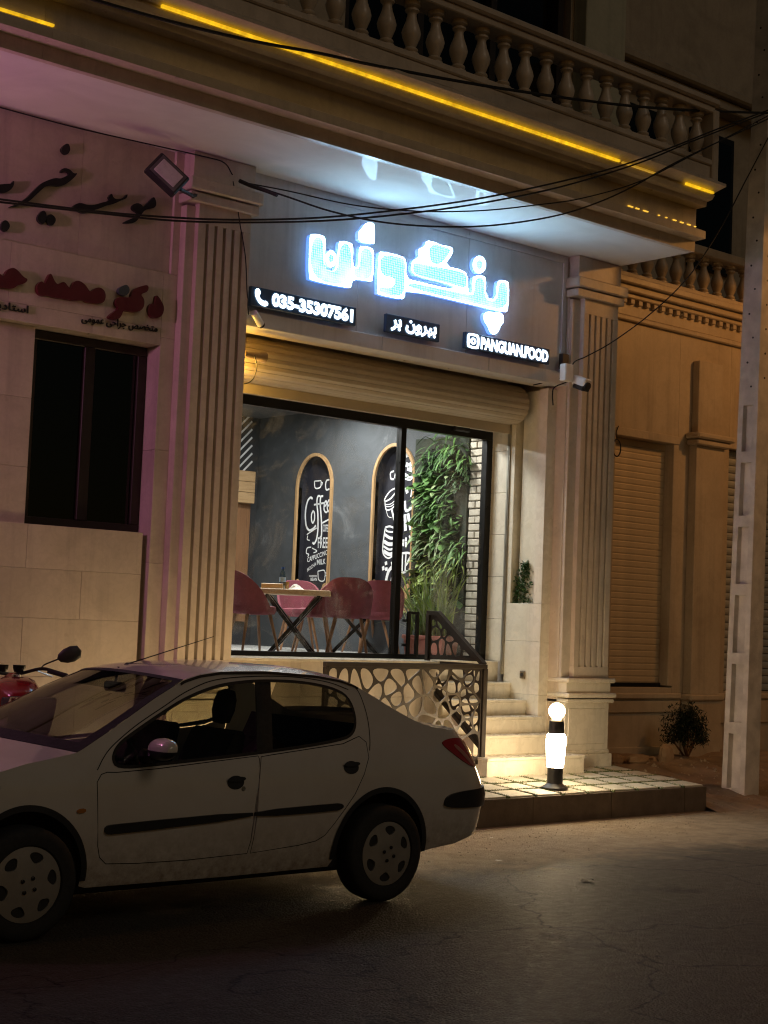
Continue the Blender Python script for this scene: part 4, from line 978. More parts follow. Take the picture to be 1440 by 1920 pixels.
# small dark shrub in the jamb niche
ns = empty('niche_shrub', (11.68, 11.36, 2.0), 'small dark shrub in the tall niche beside the door jamb', 'plant')
m = MB()
for i in range(1300):
    t = rnd.random(); p = (JX + .075 + rnd.gauss(0, .028), 11.39 + rnd.gauss(0, .075) * (1.25 - t) + .05 * (1 - t), 2.0 + t * .42)
    leaf(m, p, (rnd.gauss(0, 1), rnd.gauss(0, 1), rnd.gauss(.5, .6)), rnd.uniform(.03, .06), .011, .4, 2)
m.obj('foliage', ML[0], ns)
MB().tube([(JX + .08, 11.41, 1.997), (JX + .08, 11.40, 2.25)], .008, 6).obj('stem', M_walnut, ns)

# ------------------------------------------------------------------ bollard lamps on the pavement
M_globe = emit('warm_globe', (1.0, .64, .26), 34.0)
M_tubew = emit('bollard_white', (1.0, .76, .46), 55.0)
M_globe2 = emit('warm_globe_dim', (1.0, .62, .22), 18.0); M_tubew2 = emit('bollard_white_dim', (1.0, .70, .36), 29.0)
def bollard(x, y, label, mt=None, mg=None):
    z = pz(y); t = empty('bollard_lamp', (x, y, z), label, 'lamp', 'bollard lamps on the pavement')
    MB().lathe([(.125, 0), (.125, .012), (.095, .03), (.074, .05), (.072, .19), (.078, .195)], 24, (x, y, z)).obj('foot', M_plastic, t, True, 35)
    MB().lathe([(.074, .195), (.082, .25), (.093, .42), (.090, .48), (.076, .505)], 24, (x, y, z)).obj('glowing_tube', mt or M_tubew, t, True, 60)
    MB().lathe([(.077, .506), (.074, .52), (.068, .62), (.056, .63)], 24, (x, y, z)).obj('collar', M_plastic, t, True, 35)
    MB().lathe([(.04, .631)] + [(.078 * math.cos(R(a)), .71 + .078 * math.sin(R(a))) for a in range(-60, 90, 15)] + [(.004, .788)], 20, (x, y, z)).obj('globe', mg or M_globe, t, True, 60)
bollard(10.57, 9.87, 'glowing bollard lamp with a round warm globe standing on the pavers by the steps')
bollard(8.23, 9.87, 'glowing bollard lamp hidden behind the boot of the white car', M_tubew2, M_globe2)
bollard(7.0, 9.87, 'glowing bollard lamp hidden behind the rear pillar of the white car', M_tubew2, M_globe2)
# small spot lamp on the pavement beside the railing
q = onZ(905, 1443, .33)
sl_ = empty('ground_spotlight', (q[0], q[1], .31), 'small grey ground spotlight lying beside the foot of the railing', 'lamp')
MB().bbox(q[0] - .09, q[0] + .09, q[1] - .05, q[1] + .05, pz(q[1]), pz(q[1]) + .05, .006).obj('base', simple('grey_cast', (.22, .20, .18), .6), sl_)
MB().lathe([(.03, -.05), (.05, 0), (.055, .06)], 14, (q[0] + .01, q[1], pz(q[1]) + .11), 'X').obj('head', simple('grey_cast2', (.25, .23, .2), .6), sl_)
# socket box low on the jamb
q = onX(981, 1265, JX); so_ = empty('wall_socket', (JX, q[1], q[2]), 'small brown socket box low on the marble door jamb', 'socket')
MB().bbox(JX - .02, JX - .0005, q[1] - .035, q[1] + .035, q[2] - .04, q[2] + .04, .004).obj('cover', simple('socket_brown', (.16, .12, .07), .5), so_)
MB().lathe([(.02, -.005), (.02, .003)], 12, (JX - .022, q[1], q[2]), 'X').obj('outlet', M_plastic, so_)

# ------------------------------------------------------------------ lamps and cameras on the facade
q = onY(314, 327, 10.62)
fl = empty('floodlight', tuple(q), 'square black floodlight, unlit, tilted on a bracket by the left pilaster capital', 'floodlight')
M = Matrix.Translation(q) @ Matrix.Rotation(R(-22), 4, 'Z') @ Matrix.Rotation(R(38), 4, 'Y') @ Matrix.Rotation(R(-18), 4, 'X')
MB().bbox(-.155, .155, -.02, .05, -.12, .12, .012).bbox(-.12, .12, .05, .085, -.09, .09, .01).rot(M).obj('housing', M_plastic, fl)
MB().bbox(-.105, .105, -.028, -.018, -.075, .075, .004).rot(M).obj('lens', simple('pale_lens', (.70, .66, .70), .3), fl)
MB().bbox(-.13, .13, -.024, -.017, -.10, .10, .002).rot(M).obj('bezel', simple('grey_bezel', (.12, .11, .12), .35), fl)
pe = M @ Vector((.16, .04, 0))
MB().tube([tuple(M @ Vector((.15, .03, 0))), (6.93, 10.82, 5.25), (6.97, 10.84, 5.27)], .018, 6).obj('bracket', M_plastic, fl)
def camera_dome(px, Y, label, white=True):
    q = onY(*px, Y); c = empty('security_camera', tuple(q), label, 'camera')
    MB().bbox(q[0] - .10, q[0] + .02, q[1] - .02, q[1] + .07, q[2] - .02, q[2] + .16, .01).obj('junction_box', M_white, c)
    MM = Matrix.Translation((q[0] + .1, q[1] - .03, q[2] - .01)) @ Matrix.Rotation(R(20), 4, 'X')
    MB().bbox(-.055, .055, -.12, .06, -.045, .055, .012).rot(MM).obj('camera_body', M_white, c)
    MB().lathe([(.045, 0), (.045, .02), (.02, .025)], 16, (0, -.115, -.02), 'Y').bbox(-.056, .056, -.124, .03, -.075, -.02, .01).rot(MM).obj('lens', M_plastic, c)
camera_dome((1070, 712), 10.80, 'white security camera with a dark lens on the right pilaster')
q = onY(484, 600, 10.92)
c2 = empty('bullet_camera', tuple(q), 'small pale bullet camera under the phone sign at the left pilaster', 'camera')
MM = Matrix.Translation(q) @ Matrix.Rotation(R(28), 4, 'Z') @ Matrix.Rotation(R(28), 4, 'Y')
MB().lathe([(.032, -.10), (.034, .06), (.03, .065)], 14, (0, 0, 0), 'X').rot(MM).obj('camera_body', M_white, c2, True, 40)
MB().lathe([(.034, .055), (.036, .075), (.02, .076)], 14, (0, 0, 0), 'X').rot(MM).obj('lens_hood', M_plastic, c2, True, 40)
MB().tube([tuple(MM @ Vector((-.06, 0, .02))), (7.575, 10.99, q[2] + .05)], .012, 6).obj('mount', M_white, c2)
# bare spot lamp under the beam: throws the yellow patch on the shutter
q = onY(482, 668, 11.20)
sp_ = empty('spot_lamp', tuple(q), 'small wired spot lamp under the beam at the left end of the shutter', 'lamp')
MB().lathe([(.028, -.14), (.034, -.05), (.036, .02), (.05, .05), (.052, .085)], 16, q, 'X').obj('lamp_body', simple('lamp_brass', (.25, .18, .10), .5, .3), sp_, True, 40)
MB().lathe([(.045, .083), (.045, .088)], 16, q, 'X').obj('lamp_glass', simple('lamp_dark_glass', (.03, .03, .05), .1), sp_)
MB().tube(catmull([(q[0] - .05, q[1] - .03, q[2]), (q[0] - .02, q[1] - .03, q[2] - .12), (q[0] - .08, q[1], q[2] - .25), (7.58, q[1] + .03, q[2] - .3)], 6), .006, 5).obj('wire', M_plastic, sp_)
L = bpy.data.lights.new('spot_light', 'POINT'); L.energy = 14.0; L.color = (1.0, .55, .09); L.shadow_soft_size = .04
lo = bpy.data.objects.new('spot_light', L); COL.objects.link(lo); lo.location = (7.72, 11.30, 3.90); attach(lo, sp_)

# ------------------------------------------------------------------ neighbouring building on the right
nb = empty('neighbour_building', (15.5, 11.9, .2), 'ochre lit stone building with closed roller shutters right of the cafe', 'building')
NY = 11.9
def nbx(name, x0, x1, y0, y1, z0, z1, b=.006, mat=M_nstone): return MB().bbox(x0, x1, y0, y1, z0, z1, b).obj(name, mat, nb)
S0, S1, SB, ST = 13.58, 14.64, 1.115, 4.03
for (a, b, c, d) in ((12.43, S0 - .12, .1, 5.40), (S0 - .12, S1 + .10, ST + .10, 5.40), (S0 - .12, S1 + .10, .1, SB - .02), (S1 + .10, 15.75, .1, 5.40), (15.75, 17.6, 4.1, 5.40), (15.75, 17.6, .1, 1.05), (17.6, 24, .1, 5.40)):
    nbx('wall', a, b, NY, NY + .35, c, d, .003)
nbx('shutter_surround', S0 - .12, S0, NY - .02, NY + .3, SB, ST, .006); nbx('shutter_surround', S1, S1 + .1, NY - .02, NY + .3, SB, ST, .006); nbx('shutter_surround', S0 - .12, S1 + .1, NY - .03, NY + .3, ST, ST + .1, .008)
nsh = empty('roller_shutter', (14.1, NY, SB)); attach(nsh, nb); nsh.matrix_parent_inverse = BASE[nb.name]
M_nshut = simple('tan_slat', (.56, .45, .29), .5, .1, var=.08, sc=5, grime=.3)
ns_ = 38; hs = (ST - SB - .03) / ns_
sm = MB().slab([(0, 0), (-.004, hs * .2), (-.004, hs * .8), (0, hs - .003), (.01, hs - .003), (.01, 0)], [], lambda a, b, t: (t, a, b), S1 - S0 - .004).mesh('slat'); sm.materials.append(M_nshut)
for k in range(ns_): o = mkobj('slat', sm, None, None, (S0 + .002, NY + .12, SB + .03 + k * hs)); attach(o, nsh)
MB().bbox(S0 + .002, S1 - .002, NY + .09, NY + .14, SB - .018, SB + .028, .004).obj('bottom_bar', M_dark, nsh)
# pilaster
nbx('pilaster', 14.95, 15.50, NY - .12, NY, 1.02, 4.05); nbx('pilaster_capital', 14.90, 15.56, NY - .18, NY, 4.05, 4.12, .015); nbx('pilaster_capital', 14.86, 15.60, NY - .22, NY, 4.125, 4.20, .02); nbx('pilaster', 14.99, 15.46, NY - .10, NY, 4.20, 5.10)
nbx('pilaster_base', 14.90, 15.56, NY - .17, NY, .94, 1.02, .02); nbx('pilaster_base', 14.92, 15.53, NY - .14, NY, .12, .94)
# base mouldings
nbx('base_band', 12.43, 14.88, NY - .05, NY, .96, 1.03, .015); nbx('base_band', 12.43, 14.88, NY - .025, NY, .80, .94, .006); nbx('base_band', 15.57, 24, NY - .05, NY, .96, 1.03, .015); nbx('base_band', 15.57, 24, NY - .03, NY, .66, .94, .006)
nbx('skirting', 12.43, 14.88, NY - .03, NY, .1, .40, .006)
# second bay, behind the pole
ns2 = empty('roller_shutter', (16.6, NY, 1.05)); attach(ns2, nb); ns2.matrix_parent_inverse = BASE[nb.name]
sm2 = MB().slab([(0, 0), (-.012, .03), (-.012, .06), (0, .085), (.01, .085), (.01, 0)], [], lambda a, b, t: (t, a, b), 1.84).mesh('slat'); sm2.materials.append(simple('grey_slat', (.40, .41, .38), .4, .2, var=.1))
for k in range(32): o = mkobj('slat', sm2, None, None, (15.755, NY + .12, 1.06 + k * .095)); attach(o, ns2)
# entablature and terrace balustrade
for k, (y0, z0, z1) in enumerate(((NY - .05, 5.40, 5.46), (NY - .02, 5.46, 5.66), (NY - .08, 5.66, 5.72), (NY - .14, 5.72, 5.80), (NY - .20, 5.80, 5.88))): nbx('cornice', 12.43, 24, y0, NY + .35, z0, z1, .012)
dm = MB().bbox(0, .07, -.05, 0, 0, .055, .004).mesh('dentil'); dm.materials.append(M_nstone)
for k in range(30): o = mkobj('dentil', dm, None, None, (12.6 + k * .14, NY - .021, 5.60)); attach(o, nb)
nbal = empty('terrace_balustrade', (15, NY, 5.9)); attach(nbal, nb); nbal.matrix_parent_inverse = BASE[nb.name]
nbm = baluster_mesh(.46, .085); nbm.materials.append(M_nstone)
MB().bbox(12.43, 24, NY - .12, NY + .12, 5.882, 5.95, .008).obj('bottom_rail', M_nstone, nbal); MB().bbox(12.43, 24, NY - .13, NY + .13, 6.41, 6.52, .012).obj('top_rail', M_nstone, nbal)
for k in range(22): o = mkobj('baluster', nbm, None, None, (12.72 + k * .27, NY, 5.949)); attach(o, nbal)
MB().box(12.43, 24, NY + .35, 14.5, 5.6, 5.87).obj('terrace_floor', M_nstone, nb)
# taller dark block behind
tb = empty('tall_building', (18, 13.6, 0), 'tall unlit stone block rising behind the terrace at the upper right', 'building')
MB().box(13.3, 26, 13.6, 20, .2, 13.0).obj('wall', M_upper, tb)
MB().bbox(13.2, 26, 13.35, 13.6, 9.2, 9.35, .02).bbox(13.15, 26, 13.25, 13.6, 9.36, 9.5, .03).obj('string_course', M_upper, tb)
for x in (15.3, 16.9, 18.6, 20.3):
    w = MB().bbox(x, x + .95, 13.52, 13.6, 6.9, 8.9, .01).obj('window', M_dark, tb); MB().box(x + .08, x + .87, 13.51, 13.519, 7.0, 8.8).obj('pane', M_winglass, w)

# ------------------------------------------------------------------ concrete utility pole with street lamp
PXC, PYC = 13.72, 10.12
pole = empty('utility_pole', (PXC, PYC, .05), 'pale concrete utility pole with recessed panels beside the pavement', 'pole')
def pole_w(z): t = z / 9.0; return .125 - .045 * t, .15 - .05 * t
m = MB(); lv = []
z = -.1
# web, flanges: I-section with cross ribs; recess faces look along X
segs = [(.12, .70), (.82, 1.44), (1.56, 2.18), (2.30, 2.92), (3.04, 3.62), (3.74, 4.25)]
def ring(z, hx, hy): return [(PXC - hx, PYC - hy, z), (PXC + hx, PYC - hy, z), (PXC + hx, PYC + hy, z), (PXC - hx, PYC + hy, z)]
def frustum(m, z0, z1, f):
    a, b = f(z0), f(z1); m.add(a + b, [(0, 3, 2, 1), (4, 5, 6, 7), (0, 1, 5, 4), (1, 2, 6, 5), (2, 3, 7, 6), (3, 0, 4, 7)])
def fl_(side):
    def f(z):
        hx, hy = pole_w(z); y0, y1 = (PYC - hy, PYC - hy + .065) if side < 0 else (PYC + hy - .065, PYC + hy)
        return [(PXC - hx, y0, z), (PXC + hx, y0, z), (PXC + hx, y1, z), (PXC - hx, y1, z)]
    return f
def web(z): hx, hy = pole_w(z); return [(PXC - hx * .35, PYC - hy + .064, z), (PXC + hx * .35, PYC - hy + .064, z), (PXC + hx * .35, PYC + hy - .064, z), (PXC - hx * .35, PYC + hy - .064, z)]
def full(z): hx, hy = pole_w(z); return [(PXC - hx + .001, PYC - hy + .063, z), (PXC + hx - .001, PYC - hy + .063, z), (PXC + hx - .001, PYC + hy - .063, z), (PXC - hx + .001, PYC + hy - .063, z)]
frustum(m, -.2, 9.0, fl_(-1)); frustum(m, -.2, 9.0, fl_(1)); frustum(m, -.2, 4.26, web)
e = -.2
for (a, b) in segs: frustum(m, e, a, full); e = b
frustum(m, e, 9.0, full)
m.obj('shaft', M_concrete, pole)
hX = MB().lathe([(.012, -.004), (.012, .002)], 8, (0, 0, 0), 'X').mesh('bolt_hole'); hX.materials.append(M_black)
hY = MB().lathe([(.012, -.002), (.012, .004)], 8, (0, 0, 0), 'Y').mesh('bolt_hole'); hY.materials.append(M_black)
for k in range(16):
    z = 4.45 + k * .27; hx, hy = pole_w(z)
    o = mkobj('bolt_hole', hX, None, None, (PXC - hx - .0005, PYC + (.03 if k % 2 else -.03), z)); attach(o, pole)
    hx, hy = pole_w(z + .1); o = mkobj('bolt_hole', hY, None, None, (PXC, PYC - hy - .0005, z + .1)); attach(o, pole)

pole.rotation_euler = (0, R(1.25), 0)
LX, LY, LZ = 16.8, 8.2, 7.1
sl2 = empty('street_lamp', (LX, 9.5, 0), 'sodium street lamp on a steel post further along the kerb, outside the picture', 'street lamp')
MB().tube([(LX, 9.5, -.1), (LX, 9.5, 6.6)], [.07, .045], 10).obj('post', M_brownmetal, sl2, True)
MB().tube(catmull([(LX, 9.5, 6.6), (LX, 9.35, 7.0), (LX, LY + .25, 7.15)], 6), .03, 8).obj('lamp_arm', M_brownmetal, sl2, True)
MB().bbox(LX - .14, LX + .14, LY - .3, LY + .3, LZ + .06, LZ + .2, .04).obj('lamp_head', M_white, sl2)
MB().lathe([(.02, -.10), (.09, -.08), (.12, 0), (.12, .02)], 16, (LX, LY, LZ + .038)).obj('lamp_glass', emit('sodium_glass', (1.0, .45, .10), 4), sl2, True)
L = bpy.data.lights.new('street_light', 'SPOT'); L.shadow_soft_size = .12; L.energy = 205; L.color = (1.0, .42, .10); L.spot_size = R(163); L.spot_blend = .12
lo = bpy.data.objects.new('street_light', L); COL.objects.link(lo); lo.location = (LX, LY, LZ - .2); attach(lo, sl2)

# ------------------------------------------------------------------ pink floodlight further along the facade (its light falls on every left-facing edge)
pf = empty('pink_floodlight', (1.9, 10.3, 4.2), 'pink wall floodlight further left along the facade, outside the picture', 'floodlight')
MB().bbox(1.75, 1.9, 10.15, 10.45, 4.1, 4.35, .01).obj('housing', M_plastic, pf); MB().tube([(1.8, 10.4, 4.2), (1.8, 11.14, 4.2)], .02, 6).obj('bracket', M_plastic, pf)
MB().bbox(1.895, 1.905, 10.18, 10.42, 4.13, 4.32, .002).obj('lens', emit('pink_lens', (1.0, .25, .75), 12), pf)
L = bpy.data.lights.new('pink_light', 'AREA'); L.shape = 'RECTANGLE'; L.size = .24; L.size_y = .2; L.energy = 38; L.color = (1.0, .36, .68)
lo = bpy.data.objects.new('pink_light', L); COL.objects.link(lo); lo.location = (1.91, 10.3, 4.22); lo.rotation_euler = (0, R(-90), 0); attach(lo, pf)

# ------------------------------------------------------------------ cables
def cable(pts, r, label, sag=0, name='overhead_cable', grp='overhead cables'):
    m = MB().tube(catmull(pts, 7), r, 6); o = m.obj(name, M_rubber, None, True); tag(o, label, 'cable', grp); return o
def cpts(L): return [tuple(onY(x, y, Y)) for x, y, Y in L]
cable(cpts([(-60, 366, 10.25), (180, 396, 10.15), (330, 408, 10.05), (450, 412, 9.9), (600, 408, 9.7), (760, 392, 9.5), (900, 372, 9.40), (1040, 343, 9.38), (1160, 312, 9.40), (1260, 276, 9.5), (1350, 240, 9.7), (1442, 206, 9.95)]), .008, 'upper of two black cables crossing left pilaster and sign to the pole')
cable(cpts([(-60, 372, 10.28), (180, 399, 10.18), (330, 414, 10.05), (480, 417, 9.88), (640, 412, 9.67), (800, 396, 9.5), (930, 376, 9.41), (1060, 348, 9.39), (1200, 305, 9.42), (1300, 264, 9.58), (1442, 210, 9.97)]), .008, 'lower of two black cables crossing left pilaster and sign to the pole')
cable(cpts([(450, 341, 10.78), (530, 366, 10.4), (620, 396, 10.1), (720, 417, 9.8), (830, 425, 9.6), (930, 422, 9.47), (1040, 405, 9.42), (1120, 380, 9.40), (1190, 348, 9.40), (1280, 298, 9.5), (1442, 222, 9.97)]), .008, 'sagging black cable from the left pilaster capital to the pole')
cable(cpts([(450, 341, 10.79), (540, 358, 10.4), (660, 384, 10.0), (780, 396, 9.7), (900, 395, 9.5), (1000, 385, 9.42), (1090, 372, 9.40), (1200, 340, 9.40), (1300, 290, 9.55), (1442, 216, 9.97)]), .006, 'thin black cable just above the sagging one over the sign')
cable(cpts([(449, 339, 10.77), (470, 348, 10.68), (500, 358, 10.58), (520, 366, 10.5)]), .018, 'short thick wrapped cable bundle at the left pilaster capital')
cable(cpts([(-60, 185, 11.02), (130, 236, 11.01), (260, 266, 10.96), (380, 293, 10.83), (420, 305, 10.83), (436, 328, 10.83)]), .006, 'thin wire under the soffit running to the left pilaster capital')
cable(cpts([(437, 340, 10.83), (444, 380, 10.85), (450, 420, 10.855), (460, 480, 10.86), (463, 540, 10.86), (466, 590, 10.9)]), .005, 'thin wire hanging down the right edge of the left pilaster')
cable(cpts([(110, -20, 9.42), (300, 35, 9.42), (470, 76, 9.42), (600, 100, 9.45), (720, 126, 9.5), (935, 165, 9.6), (1150, 195, 9.75), (1300, 207, 9.9), (1442, 212, 10.02)]), .013, 'thick black cable crossing in front of the balustrade to the pole')
cable(cpts([(1068, 695, 10.83), (1078, 678, 10.78), (1100, 668, 10.76), (1150, 640, 10.6), (1220, 588, 10.4), (1290, 520, 10.2), (1350, 430, 10.1), (1400, 335, 10.02), (1442, 255, 9.98)]), .007, 'single wire rising from the white camera to the pole')
cable(cpts([(1000, 722, 11.08), (1030, 715, 11.05), (1058, 707, 10.93)]), .007, 'short wire from the beam to the white camera', name='camera_wire', grp='camera wires')
cable(cpts([(1064, 716, 10.90), (1040, 726, 10.94), (1036, 740, 10.95), (1037, 760, 10.955)]), .007, 'short wire drooping below the white camera', name='camera_wire', grp='camera wires')
q = onY(1154, 840, NY - .02)
o = MB().tube([(q[0] + .07 * math.cos(a), q[1] - .02, q[2] + .10 * math.sin(a)) for a in np.linspace(0, 6.4, 18)] , .008, 6).tube([(q[0], q[1] - .02, q[2] + .09), (q[0] - .01, q[1] - .02, q[2] + .2), (q[0] + .02, q[1] - .02, q[2] + .26)], .006, 6).obj('wire_loop', M_rubber); tag(o, 'coiled loop of wire on the wall right of the fluted pilaster', 'wire')

# ------------------------------------------------------------------ bush, rubble, litter
bq = (14.55, 11.5)
bush = empty('bush', (bq[0], bq[1], vz(*bq)), 'dark round bush against the neighbour wall near the pole', 'bush')
m = MB(); bz = vz(*bq)
for i in range(3600):
    a = rnd.uniform(0, 6.28); el = rnd.uniform(-.2, 1.5); rr2 = .33 * rnd.uniform(.5, 1.12) * (.86 + .16 * math.sin(3 * a + 1) + .10 * math.sin(5 * a + 4 * el))
    p = (bq[0] + rr2 * math.cos(a) * math.cos(el), bq[1] + rr2 * .8 * math.sin(a) * math.cos(el), bz + .22 + rr2 * math.sin(el) * 1.15)
    leaf(m, p, (rnd.gauss(0, 1), rnd.gauss(0, 1), rnd.gauss(.4, .8)), rnd.uniform(.03, .075), .008, .5, 2)
m.obj('foliage', leafmat('bush_leaf', (.010, .018, .009), (.022, .035, .016)), bush)
for k in range(7): MB().tube([(bq[0], bq[1], bz - .02), (bq[0] + rnd.gauss(0, .12), bq[1] + rnd.gauss(0, .1), bz + .35)], [.014, .006], 5).obj('stem', M_walnut, bush)
M_rub = stone('broken_block', (.42, .29, .17), (.32, .22, .13), .85)
def rock(px, Y, sx, sy, sz, label, rz=0):
    d = onY(*px, Y); x, y = d[0], d[1]
    ns3 = 9; vs, fs = [], []
    pr = [(.9, 0), (1, .35), (.85, .8), (.45, 1.0)]
    for j, (r, h) in enumerate(pr):
        for k in range(ns3):
            a = 2 * math.pi * k / ns3; sq = 1 / max(abs(math.cos(a)), abs(math.sin(a))) ** .7
            vs.append((sx * r * math.cos(a) * sq * rnd.uniform(.85, 1.1), sy * r * math.sin(a) * sq * rnd.uniform(.85, 1.1), sz * h * rnd.uniform(.9, 1.08)))
    for j in range(3):
        for k in range(ns3): fs.append((j*ns3+k, j*ns3+(k+1) % ns3, (j+1)*ns3+(k+1) % ns3, (j+1)*ns3+k))
    fs.append(tuple(range(3*ns3, 4*ns3)))
    o = MB().add(vs, fs).rot(Matrix.Translation((x, y, vz(x, y) - .02)) @ Matrix.Rotation(rz, 4, 'Z')).obj('stone_block', M_rub); tag(o, label, 'stone', 'broken stones on the verge')
rock((1155, 1428), 11.45, .10, .08, .12, 'broken ochre block at the corner of the pilaster foot')
rock((1195, 1428), 11.3, .17, .09, .11, 'long flat broken ochre block between pilaster and bush')
rock((1248, 1412), 11.3, .10, .06, .20, 'upright broken ochre block leaning in front of the bush')
rock((1222, 1420), 11.35, .05, .05, .07, 'small dark stone between two broken blocks')
dbr = MB()
for i in range(420):
    x = rnd.uniform(12.55, 15.5); y = rnd.uniform(9.5, 11.6); s_ = rnd.uniform(.005, .022) * (2 if rnd.random() < .06 else 1); z = vz(x, y)
    dbr.add([(x - s_, y, z - .004), (x + s_ * .4, y - s_, z - .004), (x + s_, y + s_ * .6, z - .004), (x, y + s_, z - .004), (x + rnd.uniform(-.3, .3) * s_, y, z + s_ * .9)], [(0, 1, 4), (1, 2, 4), (2, 3, 4), (3, 0, 4)])
for i in range(900):
    x = rnd.uniform(6.5, 16); y = 9.6 - abs(rnd.gauss(0, .8)); s_ = rnd.uniform(.002, .009)
    dbr.add([(x - s_, y, .001), (x + s_ * .4, y - s_, .001), (x + s_, y + s_ * .6, .001), (x, y + s_, .001), (x, y, s_ * 1.1)], [(0, 1, 4), (1, 2, 4), (2, 3, 4), (3, 0, 4)])
o = dbr.obj('gravel', simple('gravel_grey', (.30, .24, .17), .9, var=.4, sc=40)); tag(o, 'scattered gravel and grit along the kerb and verge', 'gravel', kind='stuff')
def scrap(px, label, size, mat):
    d = onZ(*px, .004); m = MB(); n = 5; vs = []
    for j in range(n):
        for i in range(n): vs.append((d[0] + (i / (n-1) - .5) * size + rnd.gauss(0, size * .05), d[1] + (j / (n-1) - .5) * size * .7 + rnd.gauss(0, size * .05), .006 + abs(rnd.gauss(0, size * .05))))
    o = m.add(vs, [(j*n+i, j*n+i+1, (j+1)*n+i+1, (j+1)*n+i) for j in range(n-1) for i in range(n-1)]).obj('litter', mat); tag(o, label, 'litter', 'litter on the road')
scrap((1050, 1537), 'crumpled pink and white wrapper lying against the kerb', .11, simple('pink_wrapper', (.45, .22, .22), .4, var=.5, sc=40))
scrap((1098, 1652), 'flattened pale scrap on the asphalt in front of the bollard', .10, simple('pale_scrap', (.20, .165, .12), .7))
scrap((934, 1614), 'small pale scrap on the dusty road near the car tail', .05, simple('white_scrap', (.55, .5, .42), .6))
scrap((922, 1571), 'tiny white scrap beside the car bumper near the kerb', .03, simple('white_scrap2', (.6, .56, .5), .6))

# ------------------------------------------------------------------ parked car
YC = 8.22
ZT = [.15, .25, .35, .5, .65, .80, .90, .97, 1.05, 1.2, 1.32, 1.40, 1.44]
WT = [.73, .775, .80, .818, .826, .818, .80, .775, .74, .675, .62, .565, .50]
RS, RE, RN = 6.95, 7.48, 3.0
FS, FE, FN = 3.75, 3.07, 2.6
pl = []
for k in range(41):
    a = k / 40 * math.pi / 2; pl.append((FS - (FS - FE) * math.cos(a) ** (2 / FN), math.sin(a) ** (2 / FN)))
for x in np.linspace(FS, RS, 40)[1:-1]: pl.append((x, 1.0))
for k in range(41):
    a = math.pi / 2 - k / 40 * math.pi / 2; pl.append((RS + (RE - RS) * math.cos(a) ** (2 / RN), math.sin(a) ** (2 / RN)))
pl = np.array(pl); dl = np.hypot(np.diff(pl[:, 0]), np.diff(pl[:, 1]) * .826); us = np.concatenate([[0], np.cumsum(dl)])
us += 5.0 - np.interp(5.0, pl[:, 0], us)
UF, UR = us[0], us[-1]
def csurf(u, z, off=0.0):
    x = float(np.interp(u, us, pl[:, 0])); wf = float(np.interp(u, us, pl[:, 1])); w = float(np.interp(z, ZT, WT)) * wf
    e = min(1, max(0, (x - 6.75) / .6)); e = e * e * (3 - 2 * e)
    x += e * float(np.interp(z, [.2, .30, .38, .60, .72, .85, .95, 1.05], [-.10, -.06, -.02, .02, -.02, -.09, -.14, -.21]))
    f = min(1, max(0, (3.9 - x) / .7)); x += f * float(np.interp(z, [.2, .35, .55, .7, .85, .95], [.06, 0, 0, .05, .18, .30]))
    return x, YC - w, z
def cnorm(u, z):
    h = .01; a = np.array(csurf(u + h, z)) - np.array(csurf(u - h, z)); b = np.array(csurf(u, z + h)) - np.array(csurf(u, z - h))
    n = np.cross(a, b); n /= np.linalg.norm(n) + 1e-9; return n
def cp(u, z, off=0):
    p = np.array(csurf(u, z))
    if off: p = p + cnorm(u, z) * off
    return tuple(p)
E_PTS = [(UF, .74), (3.1, .76), (3.3, .80), (3.5, .845), (3.8, .90), (4.05, .938), (4.21, .965), (4.45, 1.085), (4.75, 1.245), (4.98, 1.352), (5.10, 1.382), (5.26, 1.402), (5.6, 1.408), (5.976, 1.387), (6.15, 1.362), (6.25, 1.333), (6.398, 1.257), (6.516, 1.192), (6.646, 1.128), (6.742, 1.088), (6.842, 1.066), (7.04, 1.052), (7.15, 1.042), (UR, 1.035)]
ex = [p[0] for p in E_PTS]; ez = [p[1] for p in E_PTS]
def Ez(u): return float(np.interp(u, ex, ez))
car = empty('parked_car', (5.2, YC, 0), 'dusty white four-door saloon car parked along the kerb in front of the cafe', 'car')
def paint():
    t = NT('white_car_paint'); n = t.noise(2.5, 7, .65); d = t.ramp(n, [(.4, 0.0), (.8, .35)])
    sx = t.n('SeparateXYZ'); t.l(t.co(), sx.inputs[0]); mr = t.n('MapRange'); mr.inputs[1].default_value = .62; mr.inputs[2].default_value = .2; t.l(sx.outputs[2], mr.inputs[0])
    sp_n = t.n('Math', operation='MULTIPLY'); t.l(mr.outputs[0], sp_n.inputs[0]); t.l(t.ramp(t.noise(16, 7, .75), [(.35, .1), (.7, 1.0)]), sp_n.inputs[1])
    c_ = t.mix(d, (.60, .58, .55), (.42, .36, .29)); c_ = t.mix(sp_n.outputs[0], c_, (.20, .155, .11))
    t.set(col=c_, rough=t.mix(d, (.18, .18, .18), (.45, .45, .45)), coat=.9, coatr=.04); return t.m
M_paint = paint()
M_inner = simple('dark_interior', (.012, .012, .013), .8)
SURR = smooth_poly([(4.410, .93), (4.440, .872), (4.691, .884), (5.475, .934), (6.055, .990), (6.172, 1.036), (6.214, 1.135), (6.190, 1.262), (6.07, 1.317), (5.833, 1.351), (5.59, 1.356), (5.408, 1.349), (5.196, 1.324), (4.971, 1.257), (4.789, 1.174), (4.597, 1.078), (4.460, 1.004)], 2)
AXF, AXR, AZ, AR = 3.898, 6.366, .298, .362
def arch_pts(ax, z0, rev=False):
    a0 = math.asin((z0 - AZ) / AR); ang = np.linspace(math.pi - a0, a0, 26); return [(ax + AR * math.cos(a), AZ + AR * math.sin(a) * 1.04) for a in ang]
